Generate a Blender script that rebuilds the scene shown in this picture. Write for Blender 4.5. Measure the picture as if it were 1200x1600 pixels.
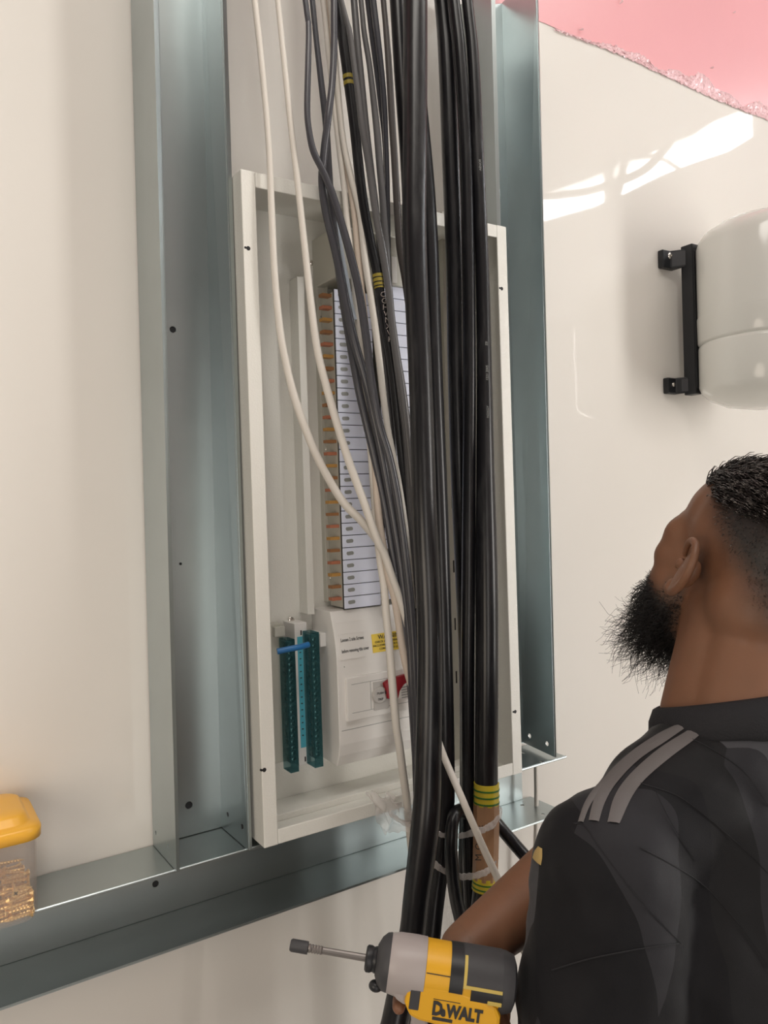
import bpy, bmesh, math, random
import numpy as np
from mathutils import Vector, Matrix
from mathutils.bvhtree import BVHTree
from mathutils import noise as mn
R = math.radians
random.seed(7)
rng = np.random.default_rng(7)
for o in list(bpy.data.objects):
    bpy.data.objects.remove(o)
C = bpy.context.scene.collection

# ------------------------------------------------------------------ camera
# world: wall with the panel is the plane y=0, x along it to the right, z up,
# origin at the lower left corner of the distribution board
CAM = np.array([-0.39556, -1.04954, 0.44814])
FW = np.array([0.54135, 0.84066, -0.01516])
RT = np.array([0.84005, -0.54154, -0.03231])
UP = np.array([0.03537, -0.00475, 0.99936])
cam_d = bpy.data.cameras.new('camera'); cam = bpy.data.objects.new('camera', cam_d); C.objects.link(cam)
cam_d.lens = 27.0; cam_d.sensor_width = 36.0; cam_d.sensor_fit = 'AUTO'; cam_d.clip_start = 0.01
m = Matrix.Identity(4)
for i in range(3):
    m[i][0] = RT[i]; m[i][1] = UP[i]; m[i][2] = -FW[i]; m[i][3] = CAM[i]
cam.matrix_world = m
sc = bpy.context.scene
sc.camera = cam

FLOOR, CEIL = -1.25, 2.25
XL, XR, YF = -1.9, 2.2, -2.7

# ------------------------------------------------------------------ light
sc.view_settings.view_transform = 'Standard'
sc.view_settings.look = 'None'
sc.view_settings.gamma = 1.0
sc.view_settings.use_curve_mapping = False
sc.view_settings.exposure = 0.5
w = bpy.data.worlds.new('world'); sc.world = w; w.use_nodes = True
bg = w.node_tree.nodes['Background']
bg.inputs[0].default_value = (0.93, 0.97, 1.0, 1)
bg.inputs[1].default_value = 14.0

def area(name, loc, target, sx, sy, power, col):
    d = bpy.data.lights.new(name, 'AREA'); d.shape = 'RECTANGLE'; d.size = sx; d.size_y = sy
    d.energy = power; d.color = col
    o = bpy.data.objects.new(name, d); C.objects.link(o); o.location = loc
    o.rotation_euler = (Vector(target) - Vector(loc)).to_track_quat('-Z', 'Y').to_euler()
    return o
# ceiling lamps of the room, and a warm work lamp standing left of the frame
area('ceiling_lamp_right', (1.25, -0.9, 2.2), (1.25, -0.85, 0), 0.9, 0.5, 3.5, (1.0, 0.97, 0.93))
area('ceiling_lamp_left', (-0.35, -1.15, 2.2), (-0.35, -1.05, 0), 1.2, 0.5, 11, (1.0, 0.95, 0.88))
area('front_fill', (-0.75, YF + .02, 0.0), (0.15, 0, 0.1), 0.9, 2.0, 13, (1.0, 0.95, 0.89))  # added fill light behind the camera; no doorway is built there
area('right_fill', (XR - .03, -2.2, 0.35), (0.3, 0, 0.35), 0.8, 2.0, 42, (1.0, 0.96, 0.91))  # added fill light from the right; no opening is cut behind it
d = bpy.data.lights.new('work_lamp', 'POINT'); d.energy = 9; d.color = (1.0, 0.87, 0.72); d.shadow_soft_size = 0.28
o = bpy.data.objects.new('work_lamp', d); C.objects.link(o); o.location = (-0.95, -0.80, 0.28)

# ------------------------------------------------------------------ helpers
def at(px, py, y=None, x=None, z=None, d=None):
    """point of the world seen at a pixel, on the plane y=, x=, z= or at depth d"""
    v = FW + RT * (px - 600) / 1200 - UP * (py - 800) / 1200
    if y is not None: t = (y - CAM[1]) / v[1]
    elif x is not None: t = (x - CAM[0]) / v[0]
    elif z is not None: t = (z - CAM[2]) / v[2]
    else: t = d
    return CAM + v * t

def nodes(name):
    mt = bpy.data.materials.new(name); mt.use_nodes = True
    nt = mt.node_tree
    return mt, nt, nt.nodes['Principled BSDF']

def mat(name, col, rough=0.5, metal=0.0, bump=0.0, bscale=200, var=0.0, vscale=8, spec=0.5, stretch=None, coat=0.0, trans=0.0, emit=None):
    mt, nt, p = nodes(name)
    p.inputs['Base Color'].default_value = (*col, 1)
    p.inputs['Roughness'].default_value = rough
    p.inputs['Metallic'].default_value = metal
    p.inputs['Specular IOR Level'].default_value = spec
    p.inputs['Coat Weight'].default_value = coat
    p.inputs['Transmission Weight'].default_value = trans
    L = nt.links.new
    tc = nt.nodes.new('ShaderNodeTexCoord')
    src = tc.outputs['Object']
    if stretch:
        mp = nt.nodes.new('ShaderNodeMapping'); mp.inputs['Scale'].default_value = stretch
        L(src, mp.inputs[0]); src = mp.outputs[0]
    if var:
        n = nt.nodes.new('ShaderNodeTexNoise'); n.inputs['Scale'].default_value = vscale; n.inputs['Detail'].default_value = 5
        L(src, n.inputs['Vector'])
        mx = nt.nodes.new('ShaderNodeMix'); mx.data_type = 'RGBA'
        mx.inputs[6].default_value = (*[c * (1 - var) for c in col], 1)
        mx.inputs[7].default_value = (*[min(1, c * (1 + var)) for c in col], 1)
        L(n.outputs[0], mx.inputs[0]); L(mx.outputs[2], p.inputs['Base Color'])
    if bump:
        n = nt.nodes.new('ShaderNodeTexNoise'); n.inputs['Scale'].default_value = bscale; n.inputs['Detail'].default_value = 3
        L(src, n.inputs['Vector'])
        b = nt.nodes.new('ShaderNodeBump'); b.inputs['Strength'].default_value = bump; b.inputs['Distance'].default_value = 0.002
        L(n.outputs[0], b.inputs['Height']); L(b.outputs[0], p.inputs['Normal'])
    return mt

def thin_mat(name, col, clear, rough=0.15, gloss=0.5):
    """clear or milky plastic sheet: part of the light goes straight through"""
    mt, nt, p = nodes(name)
    p.inputs['Base Color'].default_value = (*col, 1); p.inputs['Roughness'].default_value = rough
    p.inputs['Specular IOR Level'].default_value = gloss
    t = nt.nodes.new('ShaderNodeBsdfTransparent'); t.inputs[0].default_value = (*[0.86 + 0.13 * c for c in col], 1)
    mx = nt.nodes.new('ShaderNodeMixShader'); mx.inputs[0].default_value = clear
    L = nt.links.new
    L(p.outputs[0], mx.inputs[1]); L(t.outputs[0], mx.inputs[2])
    L(mx.outputs[0], nt.nodes['Material Output'].inputs[0])
    return mt

class MB:
    def __init__(s): s.v = []; s.f = []
    def add(s, vs, fs):
        k = len(s.v); s.v += [tuple(map(float, v)) for v in vs]; s.f += [tuple(i + k for i in f) for f in fs]; return s
    def box(s, a, b):
        x0, y0, z0 = np.minimum(a, b); x1, y1, z1 = np.maximum(a, b)
        return s.hexa([(x0, y0, z0), (x1, y0, z0), (x1, y1, z0), (x0, y1, z0), (x0, y0, z1), (x1, y0, z1), (x1, y1, z1), (x0, y1, z1)])
    def hexa(s, p):
        return s.add(p, [(0, 3, 2, 1), (4, 5, 6, 7), (0, 1, 5, 4), (1, 2, 6, 5), (2, 3, 7, 6), (3, 0, 4, 7)])
    def rings(s, rs, cap=True, closed=False):
        n = len(rs[0]); vs = [p for r in rs for p in r]; fs = []
        m_ = len(rs)
        for i in range(m_ if closed else m_ - 1):
            for j in range(n):
                a = i * n + j; b = i * n + (j + 1) % n; i2 = (i + 1) % m_
                fs.append((a, b, i2 * n + (j + 1) % n, i2 * n + j))
        if cap and not closed:
            fs.append(tuple(range(n - 1, -1, -1))); fs.append(tuple((m_ - 1) * n + j for j in range(n)))
        return s.add(vs, fs)
    def prism(s, poly, vec):
        """closed outline (3-D points) pushed along vec"""
        poly = [np.array(p, float) for p in poly]; vec = np.array(vec, float); n = len(poly)
        vs = poly + [p + vec for p in poly]
        fs = [tuple(range(n - 1, -1, -1)), tuple(range(n, 2 * n))] + [(i, (i + 1) % n, n + (i + 1) % n, n + i) for i in range(n)]
        return s.add(vs, fs)
    def lathe(s, c, axis, prof, n=24):
        """prof: list of (along axis, radius)"""
        ax = Vector(axis).normalized(); u = ax.orthogonal().normalized(); v = ax.cross(u)
        c = Vector(c)
        rs = [[c + ax * t + (u * math.cos(2 * math.pi * k / n) + v * math.sin(2 * math.pi * k / n)) * max(r, 1e-5) for k in range(n)] for t, r in prof]
        return s.rings(rs)
    def tube(s, pts, rad, n=12, cap=True, flat=1.0, flatdir=None):
        P = np.array(pts, float); m_ = len(P)
        rad = np.broadcast_to(np.array(rad, float), (m_,))
        T = np.gradient(P, axis=0); T /= np.linalg.norm(T, axis=1)[:, None] + 1e-12
        u = Vector(T[0]).orthogonal().normalized()
        if flatdir is not None: u = Vector(flatdir)
        rs = []
        for i in range(m_):
            t = Vector(T[i]); u = (u - t * u.dot(t)).normalized(); v = t.cross(u)
            rs.append([Vector(P[i]) + (u * math.cos(2 * math.pi * k / n) * flat + v * math.sin(2 * math.pi * k / n)) * rad[i] for k in range(n)])
        return s.rings(rs, cap)
    def capsule(s, a, b, ra, rb, n=16, h=5):
        a = Vector(a); b = Vector(b); ax = (b - a); L = ax.length; ax.normalize()
        prof = [(-ra * math.cos(R(90) * i / h), ra * math.sin(R(90) * i / h)) for i in range(h)] + [(0, ra)]
        prof += [(L, rb)] + [(L + rb * math.sin(R(90) * i / h), rb * math.cos(R(90) * i / h)) for i in range(1, h + 1)]
        return s.lathe(a, ax, prof, n)
    def ell(s, c, r, rot=None, n=20, h=12):
        M = rot or Matrix.Identity(3); c = Vector(c)
        rs = []
        for i in range(h + 1):
            th = math.pi * i / h; q = max(math.sin(th), 1e-4)
            rs.append([c + M @ Vector((r[0] * q * math.cos(2 * math.pi * k / n), r[1] * q * math.sin(2 * math.pi * k / n), -r[2] * math.cos(th))) for k in range(n)])
        return s.rings(rs)
    def mesh(s, name='mesh'):
        me = bpy.data.meshes.new(name); me.from_pydata(s.v, [], s.f); me.update(); return me

def fix_normals(me):
    bm = bmesh.new(); bm.from_mesh(me); bmesh.ops.recalc_face_normals(bm, faces=bm.faces); bm.to_mesh(me); bm.free()

def obj(name, mb, mt, parent=None, smooth=False, bevel=0, label=None, base=None, solid=0, subsurf=0, kind=None):
    """links ONE mesh object; coordinates are given in world space"""
    me = mb if isinstance(mb, bpy.types.Mesh) else mb.mesh(name)
    fix_normals(me)
    off = Vector((0, 0, 0)); q = parent
    while q: off += q.location; q = q.parent
    if base is not None: off += Vector(base) - (Vector((0, 0, 0)))
    if off.length:
        me.transform(Matrix.Translation(-off))
    o = bpy.data.objects.new(name, me); C.objects.link(o); o.parent = parent
    if base is not None: o.location = base
    if mt: me.materials.append(mt)
    if smooth:
        for p in me.polygons: p.use_smooth = True
        if smooth != 'all': me.set_sharp_from_angle(angle=R(38))
    if solid:
        md = o.modifiers.new('s', 'SOLIDIFY'); md.thickness = solid; md.offset = 0
    if bevel:
        md = o.modifiers.new('b', 'BEVEL'); md.width = bevel; md.segments = 2; md.limit_method = 'ANGLE'; md.angle_limit = R(40)
    if subsurf:
        md = o.modifiers.new('u', 'SUBSURF'); md.levels = subsurf; md.render_levels = subsurf
    if label: o['label'] = label
    if kind: o['kind'] = kind
    return o

def tag(o, label, cat, group=None):
    o['label'] = label; o['category'] = cat
    if group: o['group'] = group
    return o
def thing(name, loc, label, cat, group=None):
    o = bpy.data.objects.new(name, None); C.objects.link(o); o.location = Vector(loc); o.empty_display_size = 0.05
    return tag(o, label, cat, group)
def struct(name, mb, mt, **k):
    o = obj(name, mb, mt, **k); o['kind'] = 'structure'; return o

def apply_mods(o):
    dg = bpy.context.evaluated_depsgraph_get()
    me = bpy.data.meshes.new_from_object(o.evaluated_get(dg)); o.modifiers.clear(); old = o.data; o.data = me
    return o
def drill_holes(o, cuts):
    """cuts: (centre, axis, radius, length) in world space - real round holes"""
    b = MB()
    for c, ax, r, l in cuts:
        b.lathe(Vector(c) - Vector(ax).normalized() * l / 2, ax, [(0, r), (l, r)], 20)
    t = obj('cutter', b, None)
    md = o.modifiers.new('h', 'BOOLEAN'); md.object = t; md.operation = 'DIFFERENCE'; md.solver = 'EXACT'; md.use_self = True
    bpy.context.view_layer.update()
    apply_mods(o)
    bpy.data.objects.remove(t)

def smooth_path(pts, n=8):
    P = np.array(pts, float); out = []
    Q = np.vstack([2 * P[0] - P[1], P, 2 * P[-1] - P[-2]])
    for i in range(1, len(Q) - 2):
        for k in range(n):
            t = k / n; a, b, c, e = Q[i - 1], Q[i], Q[i + 1], Q[i + 2]
            out.append(0.5 * ((2 * b) + (-a + c) * t + (2 * a - 5 * b + 4 * c - e) * t * t + (-a + 3 * b - 3 * c + e) * t ** 3))
    out.append(Q[-2]); return np.array(out)

def text(s, org, right, up, size, mt, parent, name='lettering', lift=0.0004, align='LEFT', bold=0.0, xs=1.0):
    cu = bpy.data.curves.new('t', 'FONT'); cu.body = s; cu.size = size; cu.align_x = align; cu.extrude = 0.0001; cu.offset = bold; cu.resolution_u = 2
    t = bpy.data.objects.new('t', cu); C.objects.link(t)
    bpy.context.view_layer.update()
    me = bpy.data.meshes.new_from_object(t.evaluated_get(bpy.context.evaluated_depsgraph_get()))
    bpy.data.objects.remove(t)
    r = Vector(right).normalized(); u = Vector(up); u = (u - r * u.dot(r)).normalized(); nrm = r.cross(u)
    M = Matrix(((r.x, u.x, nrm.x, 0), (r.y, u.y, nrm.y, 0), (r.z, u.z, nrm.z, 0), (0, 0, 0, 1)))
    me.transform(Matrix.Translation(Vector(org) + nrm * lift) @ M @ Matrix.Diagonal((xs, 1, 1, 1)))
    me.materials.clear()
    o = obj(name, me, mt, parent)
    o['kind'] = 'stuff' if False else o.get('kind', 'thing')
    del o['kind']
    return o

# ------------------------------------------------------------------ materials
M = {}
M['wall'] = mat('glossy_white_panel', (0.82, 0.79, 0.745), 0.035, var=0.015, vscale=1.2)
M['film'] = mat('pink_film', (0.86, 0.43, 0.46), 0.30, var=0.06, vscale=3, bump=0.12, bscale=9)
M['film_torn'] = mat('torn_film', (0.90, 0.56, 0.59), 0.08, var=0.25, vscale=60, bump=0.5, bscale=90)
M['plain'] = mat('painted_room', (0.62, 0.60, 0.57), 0.6)
M['dim'] = mat('dimmed_room_wall', (0.46, 0.44, 0.43), 0.8)  # colour darkened so the front wall acts as if dimly lit
M['darkwall'] = mat('shaded_room_wall', (0.10, 0.10, 0.10), 0.8)  # near-black colour stands in for an unlit left side of the room
M['floor'] = mat('screed', (0.50, 0.48, 0.45), 0.7, var=0.2)
M['steel'] = mat('galvanised_steel', (0.45, 0.50, 0.505), 0.33, 0.94, var=0.07, vscale=14, bump=0.02, bscale=400)
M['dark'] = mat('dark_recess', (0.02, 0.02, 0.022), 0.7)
M['cabinet'] = mat('powder_coat_grey', (0.81, 0.80, 0.75), 0.42, bump=0.22, bscale=420)
M['pan'] = mat('busbar_plate_paint', (0.55, 0.54, 0.48), 0.45)
M['whitepl'] = mat('white_moulded_plastic', (0.82, 0.80, 0.775), 0.38)
M['tile'] = mat('label_plastic', (0.78, 0.82, 0.97), 0.4)
M['tilewin'] = mat('label_window', (0.30, 0.31, 0.30), 0.3)
M['tabr'] = mat('red_sleeve', (0.50, 0.19, 0.11), 0.4)
M['tabo'] = mat('orange_sleeve', (0.55, 0.30, 0.09), 0.4)
M['tabb'] = mat('copper', (0.45, 0.22, 0.10), 0.4, 0.3)
M['screw'] = mat('bright_screw', (0.75, 0.72, 0.68), 0.2, 1.0)
M['teal'] = thin_mat('teal_cover', (0.05, 0.16, 0.175), 0.84, 0.08)
for n_ in M['teal'].node_tree.nodes:
    if n_.type == 'BSDF_TRANSPARENT': n_.inputs[0].default_value = (.58, .72, .74, 1)
M['brassbar'] = mat('plated_bar', (0.50, 0.52, 0.50), 0.4, 0.3, var=0.5, vscale=120)
M['cyan'] = mat('cyan_label', (0.10, 0.46, 0.58), 0.4)
M['blue'] = mat('blue_sleeve', (0.02, 0.16, 0.42), 0.3)
M['ink'] = mat('black_ink', (0.03, 0.03, 0.03), 0.6)
M['yellow'] = mat('warning_yellow', (0.86, 0.62, 0.06), 0.5)
M['red'] = mat('red_handle', (0.32, 0.01, 0.02), 0.35)
M['greypl'] = mat('grey_switch', (0.52, 0.50, 0.48), 0.4)
def cable_mat(name, col, rough=0.38, dust=0.0):
    mt, nt, p = nodes(name)
    p.inputs['Roughness'].default_value = rough; p.inputs['Base Color'].default_value = (*col, 1)
    L = nt.links.new
    tc = nt.nodes.new('ShaderNodeTexCoord'); mp = nt.nodes.new('ShaderNodeMapping'); mp.inputs['Scale'].default_value = (60, 60, 9)
    n = nt.nodes.new('ShaderNodeTexNoise'); n.inputs['Scale'].default_value = 1; n.inputs['Detail'].default_value = 6; n.inputs['Roughness'].default_value = 0.65
    cr = nt.nodes.new('ShaderNodeValToRGB')
    cr.color_ramp.elements[0].position = 0.5; cr.color_ramp.elements[1].position = 0.78
    cr.color_ramp.elements[0].color = (*col, 1); cr.color_ramp.elements[1].color = (*[c + dust for c in col], 1)
    L(tc.outputs['Object'], mp.inputs[0]); L(mp.outputs[0], n.inputs[0]); L(n.outputs[0], cr.inputs[0]); L(cr.outputs[0], p.inputs['Base Color'])
    return mt
M['cblack'] = cable_mat('black_sheath', (0.008, 0.008, 0.010), 0.29, 0.035)
M['cgrey'] = cable_mat('dark_grey_sheath', (0.060, 0.060, 0.070), 0.26, 0.03)
M['cmid'] = cable_mat('mid_grey_sheath', (0.115, 0.112, 0.115), 0.27, 0.03)
M['cpale'] = cable_mat('pale_blue_sheath', (0.42, 0.48, 0.55), 0.4, 0.05)
M['cwhite'] = cable_mat('white_sheath', (0.74, 0.70, 0.64), 0.42, 0.0)
M['cpeach'] = cable_mat('beige_sheath', (0.62, 0.53, 0.45), 0.45, 0.0)
M['tapey'] = mat('yellow_tape', (0.62, 0.48, 0.04), 0.35)
M['tapeo'] = mat('worn_yellow_tape', (0.36, 0.28, 0.04), 0.45, var=.4, vscale=150)
M['tapeg'] = mat('green_tape', (0.04, 0.16, 0.03), 0.4)
M['brown'] = mat('brown_packing_tape', (0.36, 0.20, 0.11), 0.4, var=0.12, vscale=40)
M['poly'] = thin_mat('white_polythene', (0.80, 0.76, 0.74), 0.62, 0.25)
M['polyc'] = thin_mat('clear_polythene', (0.70, 0.69, 0.68), 0.66, 0.2)
M['tank'] = mat('tank_enamel', (0.76, 0.76, 0.72), 0.13)
M['blackpl'] = mat('black_plastic', (0.012, 0.013, 0.016), 0.4)
M['blackpl2'] = mat('dark_grey_rubber', (0.045, 0.045, 0.05), 0.55)
M['lid'] = mat('orange_lid', (0.88, 0.46, 0.05), 0.3)
M['tub'] = thin_mat('clear_tub', (0.80, 0.74, 0.70), 0.85, 0.14)
M['brass'] = mat('yellow_zinc', (0.98, 0.68, 0.28), 0.25, 0.65)
M['dyellow'] = mat('tool_yellow', (0.80, 0.42, 0.015), 0.4)
M['dgrey'] = mat('gearcase_grey', (0.40, 0.36, 0.355), 0.42, 0.0)
M['trim'] = mat('tool_trim', (0.60, 0.45, 0.10), 0.45)
M['bit'] = mat('bit_steel', (0.35, 0.33, 0.32), 0.3, 0.9)
M['stripe'] = mat('shirt_stripe', (0.135, 0.125, 0.125), 0.75, bump=0.1, bscale=900)
M['gold'] = mat('gold_badge', (0.45, 0.32, 0.12), 0.5)
M['collar'] = mat('collar_rib', (0.010, 0.010, 0.013), 0.8, bump=0.3, bscale=500)
M['trouser'] = mat('dark_trousers', (0.02, 0.02, 0.024), 0.85)
M['shoe'] = mat('boot', (0.03, 0.025, 0.02), 0.6)

# ------------------------------------------------------------------ room shell
T = 0.1
struct('wall_back', MB().box((XL, 0, FLOOR), (XR, T, CEIL)), M['wall'])
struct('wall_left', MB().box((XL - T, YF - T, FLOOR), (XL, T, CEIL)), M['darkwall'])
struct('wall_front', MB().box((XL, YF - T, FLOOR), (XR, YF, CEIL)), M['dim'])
struct('floor', MB().box((XL - T, YF - T, FLOOR - T), (XR + T, T, FLOOR)), M['floor'])
struct('ceiling', MB().box((XL - T, YF - T, CEIL), (XR + T, T, CEIL + T)), M['plain'])
# right wall with a ragged, unglazed slot high up that lets the daylight in
HI = [(-1.95, 1.85), (-1.543, 1.847), (-1.433, 1.829), (-1.221, 1.809), (-1.101, 1.808), (-0.937, 1.796), (-0.829, 1.794), (-0.747, 1.787), (-0.668, 1.801), (-0.539, 1.792), (-0.513, 1.768)]
LO = [(-1.95, 1.735), (-1.549, 1.719), (-1.232, 1.682), (-1.057, 1.681), (-0.886, 1.689), (-0.78, 1.685), (-0.605, 1.669), (-0.513, 1.683)]
ys = sorted(set([a for a, _ in HI + LO]))
hz = np.interp(ys, [a for a, _ in HI], [b for _, b in HI]); lz = np.interp(ys, [a for a, _ in LO], [b for _, b in LO])
wr = MB()
wr.box((XR, ys[-1], FLOOR), (XR + 0.05, T, CEIL)).box((XR, YF - T, FLOOR), (XR + 0.05, ys[0], CEIL))
for i in range(len(ys) - 1):
    a, b = ys[i], ys[i + 1]; X0, X1 = XR, XR + 0.05
    for z0, z1, z2, z3 in ((FLOOR, FLOOR, lz[i + 1], lz[i]), (hz[i], hz[i + 1], CEIL, CEIL)):
        wr.hexa([(X0, a, z0), (X0, b, z1), (X1, b, z1), (X1, a, z0), (X0, a, z3), (X0, b, z2), (X1, b, z2), (X1, a, z3)])
wr.box((XR, -1.18, 1.60), (XR + 0.03, -1.122, 1.90))
struct('wall_right', wr, M['plain'])

# pink protective film on the upper wall, its lower edge torn
f = MB()
xs = np.linspace(XL + 0.01, XR - 0.01, 90)
edge = [1.336 + 0.004 * math.sin(x * 9) + 0.002 * math.sin(x * 31) for x in xs]
for y0, top in ((-0.0012, CEIL - 0.002),):
    pts = [(x, y0, z) for x, z in zip(xs, edge)] + [(x, y0, top) for x in xs]
    n = len(xs)
    f.add(pts, [(i, i + 1, n + i + 1, n + i) for i in range(n - 1)])
film = obj('protective_film', f, M['film'], solid=0.0006)
tag(film, 'pink protective film still stuck on the wall above its torn edge', 'film')
t = MB()      # crumpled, torn strip along the edge
nx, nz = 240, 9
gx = np.linspace(0.70, 1.65, nx)
for j in range(nz):
    for i in range(nx):
        x = gx[i]; wd = 0.045 * min(1, max(0.06, (x - 0.74) / 0.35)) * (0.75 + 0.3 * math.sin(x * 23) + 0.2 * math.sin(x * 61))
        e = 1.336 + 0.004 * math.sin(x * 9) - 0.004
        t.v.append((x + rng.normal(0, .0015), -0.0016 - abs(rng.normal(0, .0012)) - 0.001 * (j % 2), e + .8 * wd * j / (nz - 1) + rng.normal(0, .0014)))
t.f = [(j * nx + i, j * nx + i + 1, (j + 1) * nx + i + 1, (j + 1) * nx + i) for j in range(nz - 1) for i in range(nx - 1)]
obj('torn_edge', t, M['film_torn'], film, label='crinkled, lifted edge of the film')
for (px, py, a, l) in ((905, 47, 0.3, 0.012), (968, 6, 1.0, 0.014), (1145, 20, 0.4, 0.006), (1110, 106, 0.1, .008)):
    p = at(px, py, y=-0.004)
    obj('film_flake', MB().tube([p, p + np.array((l * math.cos(a) / 2, -.004, l * math.sin(a) / 3)), p + np.array((l * math.cos(a), 0, l * math.sin(a)))], [.001, .0022, .0004], 5), M['film_torn'], film)

# ------------------------------------------------------------------ steel channels
LED = -0.009       # upper face of the horizontal track
def plate(b, pts, th):
    """quad sheet (4 corners) thickened along th"""
    b.prism(pts, th)
def line_pts(p, q, z0, z1):
    k = lambda z: p + (q - p) * (z - p[2]) / (q[2] - p[2])
    return k(z0), k(z1)
YD = -0.096
ZT = 1.30
# left upright
lb0, lb1 = line_pts(at(203, 0, y=0), at(238, 1315, y=0), LED + .001, ZT)
lf0, lf1 = line_pts(at(239, 0, y=YD), at(275, 1357, y=YD), LED + .001, ZT)
rb0, rb1 = line_pts(at(320, 200, y=0), at(346, 1290, y=0), LED + .001, ZT)
rf0, rf1 = line_pts(at(350, 100, y=YD), at(389, 1322, y=YD), LED + .001, ZT)
Y1 = -0.0035
def yset(p, y): q = np.array(p); q[1] = y; return q
def upright(name, lb0, lb1, lf0, lf1, rb0, rb1, rf0, rf1, lip_l, lip_r, lab):
    b = MB()
    th = 0.0018
    plate(b, [yset(lb0, Y1), yset(rb0, Y1), yset(rb1, Y1), yset(lb1, Y1)], (0, -th, 0))
    plate(b, [yset(lb0, Y1), lf0, lf1, yset(lb1, Y1)], (th, 0, 0))
    plate(b, [yset(rb0, Y1), rf0, rf1, yset(rb1, Y1)], (-th, 0, 0))
    for f0, f1, l in ((lf0, lf1, lip_l), (rf0, rf1, lip_r)):
        if l: plate(b, [f0, f0 + np.array((l * .6, .35 * abs(l), 0)), f1 + np.array((l, .5 * abs(l), 0)), f1], (0, -th, 0))
    o = obj(name, b, M['steel'], base=(float((lb0[0] + rb0[0]) / 2), YD, LED))
    tag(o, lab, 'steel channel')
    return o
ul = upright('steel_upright', lb0, lb1, lf0, lf1, rb0, rb1, rf0, rf1, 0.0085, 0.0075,
             'galvanised steel upright channel left of the distribution board, plain wall beyond')
fl = lambda px, py: at(px, py, y=-0.005)
cuts = [(fl(270, 515), (0, 1, 0), .0045, .02), (fl(295, 1258), (0, 1, 0), .0052, .02), (fl(282, 881), (0, 1, 0), .002, .02)]
xr_ = float((rb0[0] + rf0[0]) / 2)
for px, py in ((358, 1272), (380, 1291)):
    cuts.append((at(px, py, x=xr_), (1, 0, 0), .0035, .03))
xl_ = float((lb0[0] + lf0[0]) / 2)
for px, py in ((244, 1301), (262, 1322)):
    cuts.append((at(px, py, x=xl_), (1, 0, 0), .0028, .03))
drill_holes(ul, cuts)
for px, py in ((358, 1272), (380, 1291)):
    p = at(px, py, x=xr_ + .001); obj('bolt_hole_shade', MB().lathe(p, (-1, 0, 0), [(-.0015, .0034), (.0022, .0034)], 14), M['dark'], ul)  # dark disc stands in for the shaded gap beside the board
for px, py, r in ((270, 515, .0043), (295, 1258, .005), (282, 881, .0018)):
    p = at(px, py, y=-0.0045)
    obj('hole_shade_disc', MB().lathe(p + np.array((0, .0008, 0)), (0, 1, 0), [(0, r), (.0018, r)], 14), M['dark'], ul)  # dark disc stands in for shade behind the web hole

# right upright
X1 = 0.5555
l0 = np.array((0.4555, YD, LED + .006)); l1 = np.array((0.4655, YD, ZT - .005))
q0 = np.array((0.4535, 0, LED + .006)); q1 = np.array((0.459, 0, ZT - .005))
ZT = 1.342
g0, g1 = line_pts(at(839, 20, y=YD), at(868, 1185, y=YD), LED + .006, ZT - .005)
h0 = np.array((0.5665, 0, LED + .006)); h1 = np.array((0.5665, 0, ZT - .005))
ur = upright('steel_upright', q0, q1, l0, l1, h0, h1, g0, g1, -0.006, 0.0045,
             'galvanised steel upright channel right of the distribution board, next to the pink film')
xr_ = 0.555
drill_holes(ur, [(at(823, 1151, x=xr_), (1, 0, 0), .0042, .05), (at(855, 1162, x=xr_), (1, 0, 0), .0042, .05)])

# horizontal track
b = MB()
X0, X1 = XL + 0.02, 0.572
th = 0.002
YB = -0.002
b.box((X0, YB, LED), (X1 + .012, -0.090, LED - th))                   # upper flange
b.box((X0, YB, -0.108), (X1 + .008, -0.094, -0.106))                   # lower flange
b.box((X0, YB, LED - th), (X1 - .013, YB - th, -0.106))                # web
b.tube([(X0, -.0905, LED - .0012), (0, -.0905, LED - .0012), (X1 + .012, -.0905, LED - .0012)], .0024, 10)    # rolled front edges
b.box((X0, -0.092, -0.106), (X1 + .008, -0.094, -0.1045))
tr = obj('steel_track', b, M['steel'], base=(0, -0.045, -0.108), bevel=0.0008)
tag(tr, 'long horizontal galvanised steel track under the distribution board and uprights', 'steel track')
hc = []
for px, py in ((847, 1190), (818, 1176)): hc.append((at(px, py, z=LED), (0, 0, 1), .0042, .02))
for px, py in ((848, 1272), (816, 1258)): hc.append((at(px, py, z=-0.106), (0, 0, 1), .0036, .02))
hc.append((at(243, 1381, y=YB - th), (0, 1, 0), .0045, .012))
drill_holes(tr, hc)
p = at(243, 1381, y=-.0021); obj('hole_shade_disc', MB().lathe(p, (0, -1, 0), [(0, .0043), (.0006, .0043)], 14), M['dark'], tr)  # dark disc painting the shade inside the track hole

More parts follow.
